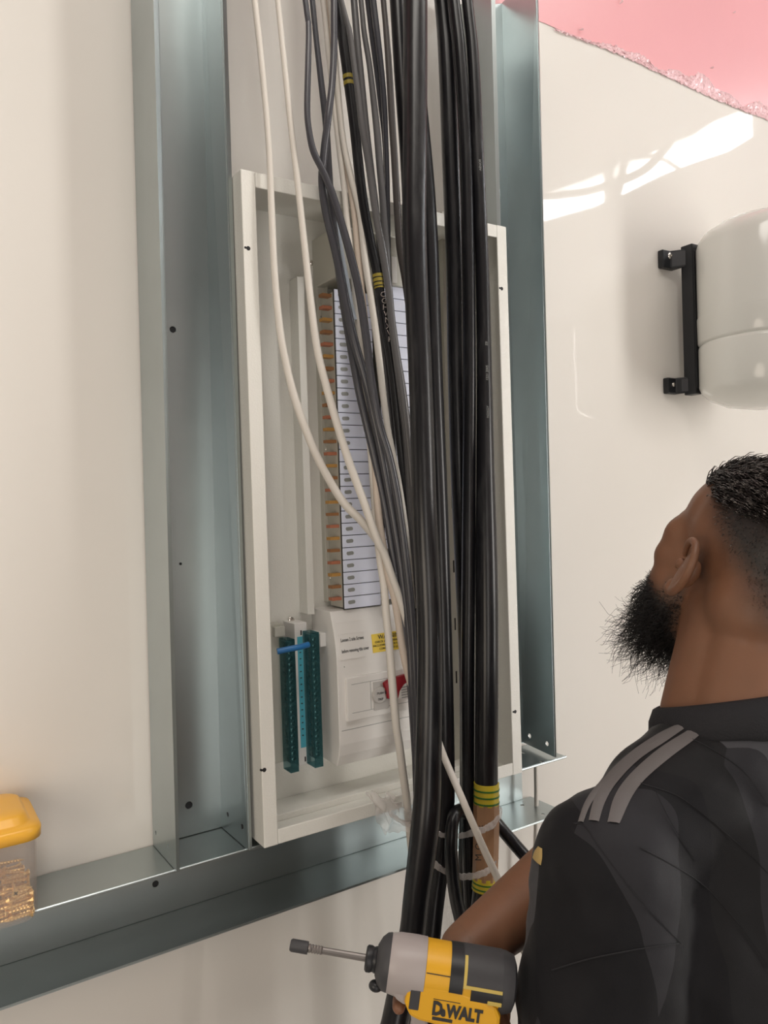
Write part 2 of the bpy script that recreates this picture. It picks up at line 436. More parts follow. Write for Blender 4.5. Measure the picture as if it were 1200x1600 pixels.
# thin white cable that hangs behind the right end of the track
def cable(name, pts, mt, label, n=12, top=None, bottom=None, cat='cable', group=None, seg=6):
    """pts: (px, py, y, width in px) along the cable"""
    P = []; W = []
    for px, py, y, wd in pts:
        p = at(px, py, y=y); dep = float((p - CAM) @ FW)
        P.append(p); W.append(wd / 2 * dep / 1200)
    if top is not None:
        d_ = P[0] - P[1]; s = (top - P[0][2]) / max(d_[2], 1e-3)
        s1 = min(0.25, top - P[0][2])
        mid = P[0] + d_ / np.linalg.norm(d_) * s1
        if mid[2] < top - 0.02:
            e = mid + (mid - P[0]) * 0.8; e = np.array((e[0], mid[1], top)); P = [e, mid] + P; W = [W[0], W[0]] + W
    if bottom is not None:
        d_ = P[-1] - P[-2]; mid = P[-1] + d_ / np.linalg.norm(d_) * 0.2
        P += [mid, np.array((mid[0] + (mid[0] - P[-1][0]) * .8, mid[1], bottom))]; W += [W[-1], W[-1]]
    Q = smooth_path(P, seg); Wq = smooth_path([[x, 0, 0] for x in W], seg)[:, 0]
    base = Q[-1]
    o = obj(name, MB().tube(Q, Wq, n), mt, smooth=True, base=tuple(map(float, base)))
    tag(o, label, cat, group)
    o['_'] = 0; del o['_']
    return o, Q, Wq
cable('thin_cable', [(837, 1190, -.04, 6), (838, 1260, -.04, 7), (836, 1345, -.04, 7), (833, 1480, -.04, 7)], M['cwhite'],
      'thin white cord hanging on the wall behind the right end of the track', bottom=FLOOR)
# ------------------------------------------------------------------ distribution board
CW, CH, CD = 0.452, 0.88, 0.12
cab = thing('distribution_board', (CW / 2, -CD / 2, 0), 'open grey steel distribution board with bare busbars, fixed between two uprights', 'electrical panel')
t = 0.0016; yb = -0.0055
obj('back_panel', MB().box((0.001, yb - t, 0.001), (CW - 0.001, yb, CH - 0.001)), M['cabinet'], cab)
for x in (0, CW - t):
    obj('side_panel', MB().box((x, yb, 0), (x + t, -CD, CH)), M['cabinet'], cab)
obj('top_panel', MB().box((t, yb, CH - t), (CW - t, -CD, CH)), M['cabinet'], cab)
obj('bottom_panel', MB().box((t, yb, 0), (CW - t, -CD, t)), M['cabinet'], cab)
LP = 0.0195
def lip(x0, z0, x1, z1):
    o = obj('front_lip', MB().box((x0, -CD, z0), (x1, -CD - 0.0016, z1)).box((x0, -CD, z0), (x1, -CD + .001, z1)), M['cabinet'], cab, bevel=0.0012)
    return o
lips = [obj('front_lip', MB().box(a, b_), M['cabinet'], cab, bevel=0.0011) for a, b_ in (
    ((-.0004, -CD + .0006, -.0004), (LP, -CD - .002, CH + .0004)), ((CW - LP, -CD + .0006, -.0004), (CW + .0004, -CD - .002, CH + .0004)),
    ((LP + .0003, -CD + .0006, CH - LP), (CW - LP - .0003, -CD - .002, CH)), ((LP + .0003, -CD + .0006, 0), (CW - LP - .0003, -CD - .002, LP)))]
# keyhole notches in the lip
for px, py in ((388, 388), (413, 1203), (784, 451), (805, 1112)):
    p = at(px, py, y=-CD - .0021)
    obj('keyhole', MB().lathe(p, (0, 1, 0), [(-.0002, .0028), (.002, .0028)], 16).lathe(p + np.array((-.004, 0, .0004)), (0, 1, 0), [(-.0002, .0016), (.002, .0016)], 12), M['dark'], cab)

# mounting rails, left plain and right slotted
def vbar(name, px0, py0, px1, py1, wpx0, wpx1, y, mt, parent, yback=yb - t, bev=0.0008):
    a = at(px0, py0, y=y); c = at(px1, py1, y=y); a2 = at(px0 + wpx0, py0, y=y); c2 = at(px1 + wpx1, py1, y=y)
    b = MB().hexa([c, c2, yset(c2, yback), yset(c, yback), a, a2, yset(a2, yback), yset(a, yback)])
    return obj(name, b, mt, parent, bevel=bev)
rl = vbar('mounting_rail', 464, 432, 481, 960, 11, 11, -0.034, M['cabinet'], cab)
rr = vbar('mounting_rail', 690, 330, 709, 1215, 9, 13, -0.034, M['pan'], cab)
for py in (705, 785, 885, 975, 1058):
    fr = (py - 330) / 885; px = 690 + 19 * fr + (9 + 4 * fr) * .62
    p = at(px, py, y=-0.0345)
    obj('slot', MB().box(p + np.array((-.0011, 0.001, -.010)), p + np.array((.0011, -.0003, .010))), M['dark'], rr)

# busbar plate with its coloured fingers
yp = -0.018
a = at(495, 455, y=yp); c = at(517, 940, y=yp); xr = at(690, 700, y=yp)[0]
plate_o = obj('busbar_plate', MB().box((a[0], yp, c[2]), (xr, yb - t, a[2] + .015)), M['pan'], cab, bevel=0.0008)
obj('plate_lip', MB().box((a[0] + .014, yp, c[2]), (a[0] + .0155, yp - .006, a[2] + .01)), M['pan'], plate_o)
def dome_screw(p, r, parent, ax=(0, -1, 0)):
    return obj('screw', MB().lathe(p, ax, [(-.001, r), (.0008, r), (.0016, r * .8), (.0022, r * .35), (.0022, .0001)], 14), M['screw'], parent, smooth=True)
for px, py in ((511, 702), (518, 903)): dome_screw(at(px, py, y=yp), .0035, plate_o)
for px, py in ((503, 495),): obj('hole', MB().lathe(at(px, py, y=yp), (0, 1, 0), [(-.0003, .002), (.002, .002)], 12), M['dark'], plate_o)
dome_screw(at(487, 411, y=yb - t), .004, cab)
dome_screw(at(455, 969, y=yb - t - .012), .005, cab)

# columns of blanking labels
YT = -0.072
def column(px, ptop, pbot, n, wdt, win):
    x0 = at(px, (ptop + pbot) / 2, y=YT)[0]
    zt = at(px, ptop, y=YT)[2]; zb = at(px, pbot, y=YT)[2]
    ph = (zt - zb) / n
    ch = obj('busbar_chassis', MB().box((x0 + .006, YT + .006, zb), (x0 + wdt - .004, yp - .0005, zt)), M['pan'], cab)
    car = obj('label_carrier', MB().box((x0, YT + .0026, zb - .001), (x0 + wdt, YT + .006, zt + .001)), M['ink'], cab)
    t0 = MB().box((x0, YT, 0), (x0 + wdt, YT + .0025, ph - .0011))
    proto = None; wp = None
    for i in range(n):
        z = zb + i * ph + .0005
        if proto is None:
            proto = obj('label_tile', t0, M['tile'], car, bevel=0.0004); proto.location.z += z
            zz = proto.location.z - z
            wx = x0 + .0115 if win else x0 + wdt - .0115
            k = 10; r1 = .0029
            outl = [(wx + (.0032 if math.cos(2 * math.pi * (j + .5) / k) > 0 else -.0032) + r1 * math.cos(2 * math.pi * (j + .5) / k), YT, ph / 2 + r1 * math.sin(2 * math.pi * (j + .5) / k)) for j in range(k)]
            wp = obj('label_window', MB().prism(outl, (0, -.0004, 0)), M['tilewin'], car); wp.location.z += z; wz = wp.location.z - z
        else:
            q = proto.copy(); C.objects.link(q); q.parent = car; q.location.z = zz + z
            q = wp.copy(); C.objects.link(q); q.parent = car; q.location.z = wz + z
    return x0, zb, zt, ph, ch
NT = 26
x0, zb, zt, ph, chas = column(531, 452, 953, NT, 0.0625, True)
x2, zb2, zt2, ph2, chas2 = column(598, 445, 938, NT, 0.074, False)
# busbar fingers stick out of both sides of the chassis
tabs = [MB().box((0, 0, 0), (.016, .012, .0045)).mesh('tab') for k in range(3)]
for k in range(3): tabs[k].materials.append(M[('tabr', 'tabb', 'tabo')[k]])
for i in range(NT):
    z = zb + i * ph + ph * .62
    k = (i // 1) % 3
    for xx, par in ((x0 - .0095, chas), (x2 + .074 - .006, chas2)):
        o_ = bpy.data.objects.new('busbar_finger', tabs[k]); C.objects.link(o_); o_.parent = par
        off = par.location + cab.location
        o_.location = Vector((xx, -.052, z)) - off
# upper cover of the chassis
ua = at(488, 412, y=yb - t)
ux = float(ua[0]); uz1 = float(at(485, 376, y=yb - t)[2]); uz0 = float(at(494, 452, y=yb - t)[2])
ux1 = float(x2 + .077)
obj('busbar_top_cover', MB().box((ux, yb - t, uz0), (ux1, -.078, uz1)), M['pan'], cab, bevel=0.0015)
b = at(612, 400, y=-.079)
obj('cover_clip', MB().box(b, at(621, 443, y=-.079) + np.array((0, .006, 0))), M['whitepl'], cab, bevel=.001)

# incomer cover with bowed front
YC = -0.082
xc0 = float(at(528, 1080, y=YC)[0]); xc1 = float(at(660, 1080, y=YC)[0]) + .02
z_t = float(at(521, 957, y=YC + .006)[2]); z_b = float(at(530, 1201, y=YC)[2])
prof = []
H_ = z_t - z_b
for k in range(15):
    s = k / 14
    prof.append((YC + .016 * (1 - min(1, (s / .35))) ** 2 + (.010 * ((s - .82) / .18) ** 2 if s > .82 else 0), z_t - H_ * s))
ol = [(xc0, yb - t, z_t)] + [(xc0, y_, z_) for y_, z_ in prof] + [(xc0, yb - t - .01, z_b + .002)]
cov = obj('incomer_cover', MB().prism(ol, (xc1 - xc0, 0, 0)), M['whitepl'], cab, bevel=0.0012)
# the raised switch surround
pa = at(541, 1060, y=YC - .004); pb_ = at(541, 1129, y=YC - .004)
sx1 = xc1 - .012
sw = obj('switch_surround', MB().box((pa[0], YC + .001, pb_[2]), (sx1, YC - .0045, pa[2])), M['whitepl'], cab, bevel=0.0012)
zt_, zb_ = pa[2] - .010, pb_[2] + .012
for z in (zt_, zb_): obj('groove', MB().box((pa[0] + .008, YC - .0043, z), (sx1 - .006, YC - .0048, z - .0006)), M['tilewin'], sw)
obj('door_line', MB().box((pa[0] + .040, YC - .0043, zt_), (pa[0] + .0406, YC - .0048, zb_)), M['tilewin'], sw)
obj('cover_seam', MB().box((xc0 + .004, YC + .0006, pb_[2] - .012), (sx1, YC - .0003, pb_[2] - .0128)), M['tilewin'], cov)
YS = YC - .0048
sa = at(583, 1066, y=YS); sb = at(606, 1106, y=YS)
obj('switch_recess', MB().box((sa[0], YS + .001, sb[2]), (sb[0] + .002, YS - .001, sa[2])), M['greypl'], sw, bevel=.0006)
dc = at(594, 1086, y=YS - .003)
dial = obj('switch_dial', MB().lathe(dc + np.array((0, .003, 0)), (0, -1, 0), [(0, .0125), (.003, .0125), (.004, .0115), (.004, .0001)], 28), M['greypl'], sw, smooth=True)
for s, dz, dx in (('PUSH', .0015, -.006), ('TRIP', -.0075, -.005)):
    text(s, dc + np.array((dx, -.0012, dz)), (1, 0, 0), (0, 0, 1), .0048, M['ink'], sw)
obj('dial_notch', MB().box(dc + np.array((.008, -.001, .001)), dc + np.array((.0115, -.003, .006))), M['ink'], sw)
# red handle and its white legend
P = lambda px, py: at(px, py, y=YS - .007)
outl = [P(601, 1068), P(612, 1060), P(645, 1051), P(645, 1090), P(606, 1092), P(604, 1082)]
obj('red_handle', MB().prism(outl, (0, .007, 0)), M['red'], sw, bevel=.0012)
outl = [P(622, 1091), P(624, 1080), P(631, 1069), P(645, 1060), P(645, 1091)]
wl = obj('legend_plate', MB().prism([p + np.array((0, -.0006, 0)) for p in outl], (0, -.0012, 0)), M['whitepl'], sw)
for k in range(5):
    p = at(626.5 + k * .3, 1074 + k * 4.0, y=YS - .0092); q = at(640, 1071 + k * 4.0, y=YS - .0092)
    obj('print_line', MB().box(p, q + np.array((0, -.0002, -.0011))), M['ink'], sw)
# stickers: they lie on the gently bowed face
def face_y(z):
    return float(np.interp(z_t - z, [z_t - q for _, q in prof], [p for p, _ in prof]))
def sticker(pxa, pya, wid, hei, mt, name):
    p = at(pxa, pya, y=YC); xx, z1 = p[0], p[2]; z0 = z1 - hei
    y1, y0 = face_y(z1) - .0012, face_y(z0) - .0012
    o_ = obj(name, MB().hexa([(xx, y0, z0), (xx + wid, y0, z0), (xx + wid, y0 + .0008, z0), (xx, y0 + .0008, z0), (xx, y1, z1), (xx + wid, y1, z1), (xx + wid, y1 + .0008, z1), (xx, y1 + .0008, z1)]), mt, cov)
    upv = Vector((0, y1 - y0, z1 - z0)).normalized()
    return Vector((xx, y1, z1)), upv, o_
k0, upv, _ = sticker(531, 993, .042, .036, M['whitepl'], 'instruction_sticker')
text('Loosen 2 side Screws', k0 - upv * .0105 + Vector((.0025, 0, 0)), (1, 0, 0), upv, .0072, M['ink'], cov, xs=.62, bold=.00006)
text('before removing this cover', k0 - upv * .0265 + Vector((.0025, 0, 0)), (1, 0, 0), upv, .0070, M['ink'], cov, xs=.60, bold=.00006)
k0, upv, ws = sticker(582, 992, .066, .027, M['yellow'], 'warning_label')
ws['label'] = 'yellow warning sticker'
text('WARNING', k0 - upv * .0082 + Vector((.033, 0, 0)), (1, 0, 0), upv, .0092, M['ink'], cov, align='CENTER')
for k, s in enumerate(('CHECK ALL CONNECTIONS', 'INCLUDING THOSE NOT MADE', 'CONNECTED LOADS')):
    text(s, k0 - upv * (.0136 + .0052 * k) + Vector((.033, 0, 0)), (1, 0, 0), upv, .0045, M['ink'], cov, align='CENTER')
obj('rivet', MB().lathe(at(538, 1042, y=YC), (0, -1, 0), [(-.001, .001), (.0006, .0008)], 10), M['tilewin'], cov)

# neutral and earth terminal bars
def term(px, pya, pyb, wpx, y0, dep):
    a = at(px, pya, y=y0); c = at(px + 2, pyb, y=y0)
    wd = at(px + wpx, (pya + pyb) / 2, y=y0)[0] - at(px, (pya + pyb) / 2, y=y0)[0]
    x = float((a[0] + c[0]) / 2); z1, z0 = float(a[2]), float(c[2])
    tb = thing_part = obj('terminal_bar', MB().box((x + .003, y0 + .004, z0 + .012), (x + wd - .003, y0 + dep, z1 - .004)), M['brassbar'], cab)
    cv = obj('terminal_cover', MB().box((x, y0, z0), (x + wd, y0 + .0008, z1)).box((x, y0 + .0009, z0), (x + .0008, y0 + dep, z1)).box((x + wd - .0008, y0 + .0009, z0), (x + wd, y0 + dep, z1)).box((x + .001, y0 + .001, z0), (x + wd - .001, y0 + dep, z0 + .0008)).box((x + .001, y0 + .001, z1 - .0008), (x + wd - .001, y0 + dep, z1)), M['teal'], cab, label='clear teal cover over a row of terminal screws')
    n = 20
    for k in range(n):
        zz = z0 + .018 + (z1 - z0 - .028) * k / (n - 1)
        if k == 0:
            s0 = obj('terminal_screw', MB().lathe((x + wd / 2, y0 + .004, zz), (0, -1, 0), [(0, .0036), (.0022, .0036), (.003, .0024), (.003, .0001)], 10), M['screw'], tb, smooth=True)
            s1 = obj('terminal_screw', MB().lathe((x + .0032, y0 + .013, zz), (-1, 0, 0), [(0, .0034), (.0016, .0034), (.002, .0022), (.002, .0001)], 10), M['screw'], tb, smooth=True)
            b0 = (s0.location.z, s1.location.z, zz)
        else:
            for s_, bz in ((s0, b0[0]), (s1, b0[1])):
                q = s_.copy(); C.objects.link(q); q.parent = tb; q.location.z = bz + zz - b0[2]
    return x, z0, z1, wd
x1_, z01, z11, w1 = term(450, 1000, 1209, 13, -.064, .024)
x2_, z02, z12, w2 = term(488, 989, 1201, 13, -.072, .026)
obj('terminal_base', MB().box((x1_ - .016, -.030, z01 + .006), (x1_ + .012, yb - t, z11 + .018)), M['pan'], cab, bevel=.001)
obj('terminal_base', MB().box((x1_ - .006, -.040, z11 + .001), (x1_ + .010, -.0301, z11 + .016)), M['pan'], cab, bevel=.001)
xb = float(at(464, 1090, y=-.045)[0])
tb2 = obj('terminal_base', MB().box((xb, -.045, z02 - .002), (xb + .020, yb - t, z12 + .012)), M['whitepl'], cab, bevel=.001)
cl = obj('cyan_strip', MB().box((xb + .0035, -.0455, z02 + .024), (xb + .012, -.0448, z12 - .008)), M['cyan'], cab, label='cyan numbering strip')
for k in range(14):
    z = z12 - .03 - k * .0093
    obj('number_mark', MB().box((xb + .0062, -.0458, z), (xb + .0088, -.0454, z - .0016)), M['ink'], cl)
for z in (z12 + .001, z02 + .010): obj('latch_slot', MB().box((xb + .009, -.0455, z), (xb + .011, -.0448, z - .007)), M['ink'], tb2)
bp = at(500, 990, y=-.05); 
obj('terminal_bracket', MB().box((bp[0], -.05, bp[2]), (bp[0] + .018, yb - t, bp[2] - .020)), M['whitepl'], cab, bevel=.001)
vb = at(503, 1040, y=-.03)
obj('cover_latch', MB().tube([vb, vb + np.array((.002, -.006, -.008)), vb + np.array((.002, -.006, -.055)), vb + np.array((0, 0, -.062))], .003, 8), M['pan'], cab, smooth=True)
# blue sleeve bridging the two bars
obj('blue_link', MB().tube(smooth_path([at(433, 1018, y=-.074), at(452, 1014, y=-.079), at(468, 1011, y=-.082), at(482, 1007, y=-.080)], 5), .0042, 10), M['blue'], cab, smooth=True, label='blue insulated link between the teal bars')
# a fold along the bottom of the board
obj('inner_ledge', MB().box((.004, -.060, .0016), (CW - .004, -.0075, .011)), M['cabinet'], cab, bevel=.001)
#@@CABINET_END
# ------------------------------------------------------------------ cables
TOP = CEIL
M1, M1q, M1w = cable('mains_cable', [(649, 0, -.215, 38), (648.5, 200, -.225, 38), (648, 380, -.235, 38), (657.5, 600, -.245, 37.5), (663.5, 800, -.255, 39), (671.5, 1000, -.262, 39), (669, 1200, -.268, 42), (664, 1292, -.272, 45), (650, 1405, -.276, 41), (642, 1470, -.278, 41), (616, 1600, -.28, 42)], M['cblack'],
      'thickest and foremost black mains cable, running down the middle of the board', 24, top=TOP, bottom=FLOOR, group=None)
cable('mains_cable', [(621, 0, -.165, 25), (629, 130, -.17, 25), (637, 250, -.175, 24), (644, 400, -.185, 23), (652, 500, -.187, 23), (661, 700, -.19, 24), (664, 1000, -.2, 24), (672, 1140, -.205, 24)], M['cblack'],
      'black cable showing as a dark band along the upper left edge of the thickest one', 16, top=TOP)
cable('mains_cable', [(642, 0, -.14, 28), (648, 100, -.145, 28), (657, 200, -.15, 28), (666, 300, -.155, 28), (671, 400, -.16, 29), (678, 600, -.17, 29), (686, 800, -.18, 29), (692, 1000, -.19, 29), (695, 1160, -.195, 30), (695, 1260, -.195, 30), (688, 1340, -.195, 30), (678, 1420, -.195, 30), (668, 1520, -.195, 30)], M['cblack'],
      'black cable half hidden behind the right edge of the thickest one', 18, top=TOP, bottom=FLOOR)
cable('mains_cable', [(690, 0, -.15, 23), (698, 90, -.152, 27), (704, 240, -.155, 28), (710, 410, -.16, 27), (712, 567, -.163, 26), (717, 740, -.165, 26), (724, 900, -.168, 26), (730, 1060, -.17, 26), (731, 1250, -.172, 26), (728, 1380, -.172, 26), (730, 1480, -.17, 26)], M['cblack'],
      'left one of the three black cables near the right side of the board', 18, top=TOP, bottom=FLOOR)
cable('mains_cable', [(709.5, 0, -.175, 18), (719, 90, -.18, 19), (728, 240, -.183, 20), (732, 410, -.187, 20), (733.5, 567, -.19, 20), (733, 740, -.195, 21), (732, 900, -.2, 22), (731, 1060, -.205, 22), (732, 1250, -.205, 22), (735, 1380, -.2, 23), (740, 1480, -.2, 23)], M['cblack'],
      'dusty black cable, middle one of the three near the right side of the board', 16, top=TOP, bottom=FLOOR)
R3, R3q, R3w = cable('mains_cable', [(730, 0, -.18, 18), (739, 90, -.185, 19), (746, 240, -.19, 20), (753, 410, -.195, 22), (756.5, 567, -.2, 24), (758.5, 740, -.21, 29), (760.5, 900, -.22, 35), (761, 1060, -.228, 36), (760, 1200, -.232, 36), (760, 1290, -.234, 36), (757, 1380, -.234, 35), (748, 1460, -.232, 35), (742, 1520, -.23, 35)], M['cblack'],
      'black cable wrapped in brown and yellow tape low down, rightmost over the board', 20, top=TOP, bottom=FLOOR)
def sleeve(Q, W, py0, py1, extra, mt, name, parent, n=20, wob=0.0, seg=7):
    """ring of tape around a cable between two image heights"""
    pj = np.array([800 - 1200 * ((q - CAM) @ UP) / ((q - CAM) @ FW) for q in Q])
    ok = np.argsort(pj); zz = np.linspace(py0, py1, seg)
    c = np.array([[np.interp(z, pj[ok], Q[ok][:, i]) for i in range(3)] for z in zz]); r = np.interp(zz, pj[ok], W[ok])
    if wob: c += rng.normal(0, wob, c.shape)
    return obj(name, MB().tube(c, r + extra, n), mt, parent, smooth=n > 12)
sleeve(R3q, R3w, 1254, 1372, .0022, M['brown'], 'brown_wrap', R3, n=9)
ty = sleeve(R3q, R3w, 1223, 1256, .0016, M['tapey'], 'yellow_tape', R3, n=20)
for k, p in enumerate((1231, 1241, 1251)): sleeve(R3q, R3w, p, p + 2.6, .0021, M['tapeg'], 'green_stripe', ty, seg=3)
ty = sleeve(R3q, R3w, 1368, 1390, .0016, M['tapey'], 'yellow_tape', R3, n=20)
for k, p in enumerate((1376, 1384)): sleeve(R3q, R3w, p, p + 2.2, .0021, M['tapeg'], 'green_stripe', ty, seg=3)
dn = R3q[np.argmin(abs(R3q[:, 2] - .05))] - R3q[np.argmin(abs(R3q[:, 2] - .12))]; dn = Vector(dn).normalized()
for s, px, py in (('M', 752, 1345), ('O', 752, 1328), ('E', 754, 1296)):
    p = at(px, py, y=-.257); text(s, p, -dn, Vector((-.84, .54, 0)), .012, M['ink'], R3, lift=.0008)
vw = -dn
for s, px, py, sz in (('1221 2005', 760, 585, .0052), ('SSI', 757, 532, .005), ('N2XGY', 765, 640, .0052), ('AENOR', 750, 262, .005)):
    i = np.argmin(abs(np.array([800 - 1200 * ((q - CAM) @ UP) / ((q - CAM) @ FW) for q in R3q]) - py))
    q = R3q[i]; r = R3w[i]; view = Vector(CAM - q).normalized(); side = Vector((.84, -.54, 0))
    a = Vector(R3q[max(0, i - 2)] - R3q[min(len(R3q) - 1, i + 2)]).normalized()
    nrm = (view * .9 + side * .43).normalized(); text(s, Vector(q) + nrm * (r + .0003) , a, a.cross(nrm) * -1 if False else nrm.cross(a), sz, M['tilewin'], R3)
# looped cable and the one leaving to the right
cable('looped_cable', [(741, 1300, -.19, 19), (733, 1277, -.2, 19), (722, 1266, -.21, 20), (711, 1272, -.222, 20), (706, 1295, -.23, 20), (705, 1340, -.236, 21), (712, 1400, -.24, 21), (725, 1455, -.242, 22), (740, 1520, -.242, 22)], M['cblack'],
      'black cable that loops over and hangs down beside the taped cable', 16, bottom=FLOOR)
cable('branch_cable', [(755, 1255, -.16, 18), (778, 1288, -.17, 19), (803, 1318, -.19, 20), (832, 1352, -.21, 20), (875, 1410, -.24, 20), (905, 1500, -.26, 20)], M['cblack'],
      'black cable slanting right from the taped cable towards the arm', 16, bottom=FLOOR)
# thin white and beige cables
cable('white_cable', [(398, 0, -.13, 10), (409, 100, -.132, 10), (420, 225, -.135, 10), (424.5, 330, -.138, 11), (429, 425, -.14, 11), (437, 512, -.14, 12), (447, 568, -.14, 12), (459, 617, -.14, 13), (476, 667, -.14, 13), (501, 725, -.142, 13), (535, 783, -.145, 13), (563, 812, -.15, 13), (583, 836, -.153, 13), (604, 866, -.156, 13), (622, 905, -.16, 13), (640, 970, -.17, 12), (655, 1050, -.18, 12), (664, 1130, -.19, 12)], M['cwhite'],
      'outermost white cable, swinging in from the upper left of the board', 12, top=TOP)
cable('white_cable', [(434, 0, -.14, 9), (447, 125, -.143, 9.5), (455, 200, -.145, 10), (464, 275, -.148, 10.5), (474, 367, -.15, 11), (487, 483, -.152, 12), (496.5, 550, -.153, 12.5), (511, 608, -.155, 13), (528, 667, -.157, 13), (546.5, 725, -.16, 13), (568, 783, -.165, 13), (589, 842, -.17, 13), (601, 867, -.172, 13), (613, 902, -.176, 12), (628, 945, -.18, 12), (646, 1010, -.185, 12), (668, 1100, -.195, 11), (690, 1172, -.215, 11), (719, 1241, -.262, 11.5), (741, 1292, -.276, 11.5), (758, 1331, -.279, 12), (778, 1374, -.282, 12), (801, 1440, -.282, 12), (815, 1480, -.28, 12)], M['cwhite'],
      'white cable second from the left on top, crossing the brown taped cable below', 12, top=TOP, bottom=FLOOR)
cable('beige_cable', [(508, 30, -.128, 9), (517, 120, -.13, 9), (526, 200, -.135, 9), (532, 250, -.138, 9), (538, 300, -.14, 9), (542, 342, -.142, 9.5), (547, 383, -.143, 9.5), (552, 430, -.144, 10), (557, 480, -.145, 10), (563, 540, -.147, 10), (571, 620, -.148, 11), (579, 700, -.15, 11), (584, 760, -.152, 12), (588, 820, -.156, 12), (594, 875, -.16, 12), (600, 917, -.163, 12), (604, 967, -.166, 12.5), (607.5, 1000, -.168, 12.5), (613, 1067, -.17, 13), (619, 1133, -.17, 13), (624, 1165, -.17, 13), (629.5, 1207, -.17, 13), (635, 1245, -.17, 13), (639, 1284, -.168, 13), (645, 1340, -.16, 13), (655, 1400, -.16, 12)], M['cwhite'],
      'cream cable hanging straight down past the yellow warning sticker', 12, top=TOP)
cable('beige_cable', [(515, 30, -.128, 9), (524, 130, -.131, 9), (533, 217, -.137, 9), (545, 283, -.14, 9), (553, 333, -.143, 9.5), (558, 383, -.145, 10), (563, 430, -.147, 10), (568, 480, -.15, 10), (574, 540, -.152, 10.5), (581, 640, -.155, 11), (587, 740, -.158, 12), (592, 810, -.162, 12), (600, 860, -.166, 12), (607, 900, -.17, 12), (616, 933, -.172, 12), (622, 967, -.174, 12), (627, 1000, -.176, 12.5), (633, 1033, -.18, 12.5), (642, 1067, -.184, 12.5), (652, 1094, -.19, 12), (664, 1130, -.2, 12)], M['cpeach'],
      'beige cable slipping behind the thickest black one beside the red handle', 12, top=TOP)
cable('beige_cable', [(519, 30, -.135, 9.5), (527, 130, -.138, 9.5), (536, 217, -.144, 9.5), (548, 275, -.148, 10), (562, 333, -.152, 10), (568, 383, -.155, 11), (571, 410, -.157, 11), (580, 467, -.16, 11), (587, 517, -.164, 11), (593, 567, -.168, 11), (599, 620, -.172, 11), (606, 670, -.176, 10), (613, 705, -.178, 10), (622, 750, -.18, 10), (630, 800, -.182, 10), (638, 860, -.184, 10), (648, 950, -.188, 10)], M['cwhite'],
      'rightmost of three beige cables that cross the top edge of the board', 12, top=TOP)
# dark grey flexible cables
cable('grey_cable', [(477, 0, -.15, 9), (482, 40, -.152, 9), (481.5, 100, -.156, 10), (480, 170, -.16, 10), (483, 205, -.163, 10), (490, 237, -.166, 11), (504, 266, -.17, 11), (517, 297, -.173, 12), (531, 340, -.177, 12), (548, 400, -.182, 13), (560, 450, -.185, 13), (571, 520, -.188, 13), (580, 590, -.19, 13), (592, 660, -.192, 13), (607, 710, -.194, 13), (618, 760, -.196, 13), (626, 810, -.198, 12), (635, 880, -.2, 12), (645, 980, -.202, 12), (650, 1080, -.205, 12), (654, 1200, -.207, 12), (656, 1300, -.208, 12)], M['cgrey'],
      'dark grey cable that bows out left above the board, then slants right', 12, top=TOP)
cable('grey_cable', [(522, 0, -.168, 11), (522, 70, -.17, 11), (519, 130, -.172, 11), (512, 190, -.174, 11.5), (506, 240, -.166, 12), (503, 285, -.16, 12), (510, 335, -.16, 13), (525, 395, -.162, 14), (540, 470, -.165, 14), (553, 530, -.168, 14), (573, 600, -.17, 14), (584, 650, -.172, 14), (596, 705, -.174, 14), (606, 760, -.176, 13), (615, 810, -.178, 13), (629, 900, -.182, 13), (640, 1000, -.186, 12), (644, 1080, -.19, 12), (648, 1150, -.192, 12), (651, 1230, -.194, 12), (653, 1310, -.195, 12)], M['cgrey'],
      'glossy dark grey cable crossing in front of its neighbour just above the board', 12, top=TOP)
cable('grey_cable', [(488, 0, -.135, 9), (494, 60, -.137, 9), (502, 130, -.14, 10), (509, 190, -.142, 11), (513, 250, -.143, 11), (517, 310, -.144, 11), (522, 360, -.145, 12), (530, 425, -.147, 13), (541, 500, -.15, 13), (557, 590, -.155, 13), (563, 620, -.156, 13), (571, 655, -.158, 13), (583, 705, -.16, 13), (594, 755, -.164, 12), (604, 805, -.168, 12), (619, 900, -.172, 12), (634, 1000, -.178, 11), (641, 1070, -.182, 11), (646, 1140, -.185, 11), (651, 1220, -.187, 11), (654, 1300, -.188, 11)], M['cgrey'],
      'leftmost dark grey cable lying over the white label tiles', 12, top=TOP)
cable('pale_cable', [(500, 255, -.128, 8), (513, 300, -.131, 8), (523, 343, -.135, 8), (530, 375, -.138, 8.5), (536, 410, -.141, 8.5), (542, 440, -.145, 8.5), (547, 470, -.148, 8.5), (554, 500, -.148, 8)], M['cpale'],
      'short pale bluish cable end between two dark grey cables', 10)
K1, K1q, K1w = cable('bundle_cable', [(528, 0, -.145, 16), (537, 70, -.147, 16), (545, 130, -.149, 16), (554, 200, -.152, 16), (565, 300, -.156, 16), (577, 370, -.16, 15.5), (588, 420, -.163, 15), (594, 460, -.166, 14.5), (602, 510, -.169, 14.5), (611, 560, -.171, 15), (618, 620, -.172, 15), (625, 690, -.174, 14), (633, 760, -.176, 14), (641, 850, -.18, 14), (652, 1000, -.185, 14), (662, 1120, -.19, 14)], M['cblack'],
      'black cable with small bands of yellow tape, left side of the bundle', 14, top=TOP)
for p in (118, 128): sleeve(K1q, K1w, p, p + 6, .0004, M['tapeo'], 'yellow_tape', K1, seg=3)
ty = sleeve(K1q, K1w, 429, 451, .0008, M['tapeo'], 'yellow_tape', K1, seg=4)
for p in (434, 441, 447): sleeve(K1q, K1w, p, p + 1.6, .0011, M['blackpl'], 'tape_print', ty, seg=3)
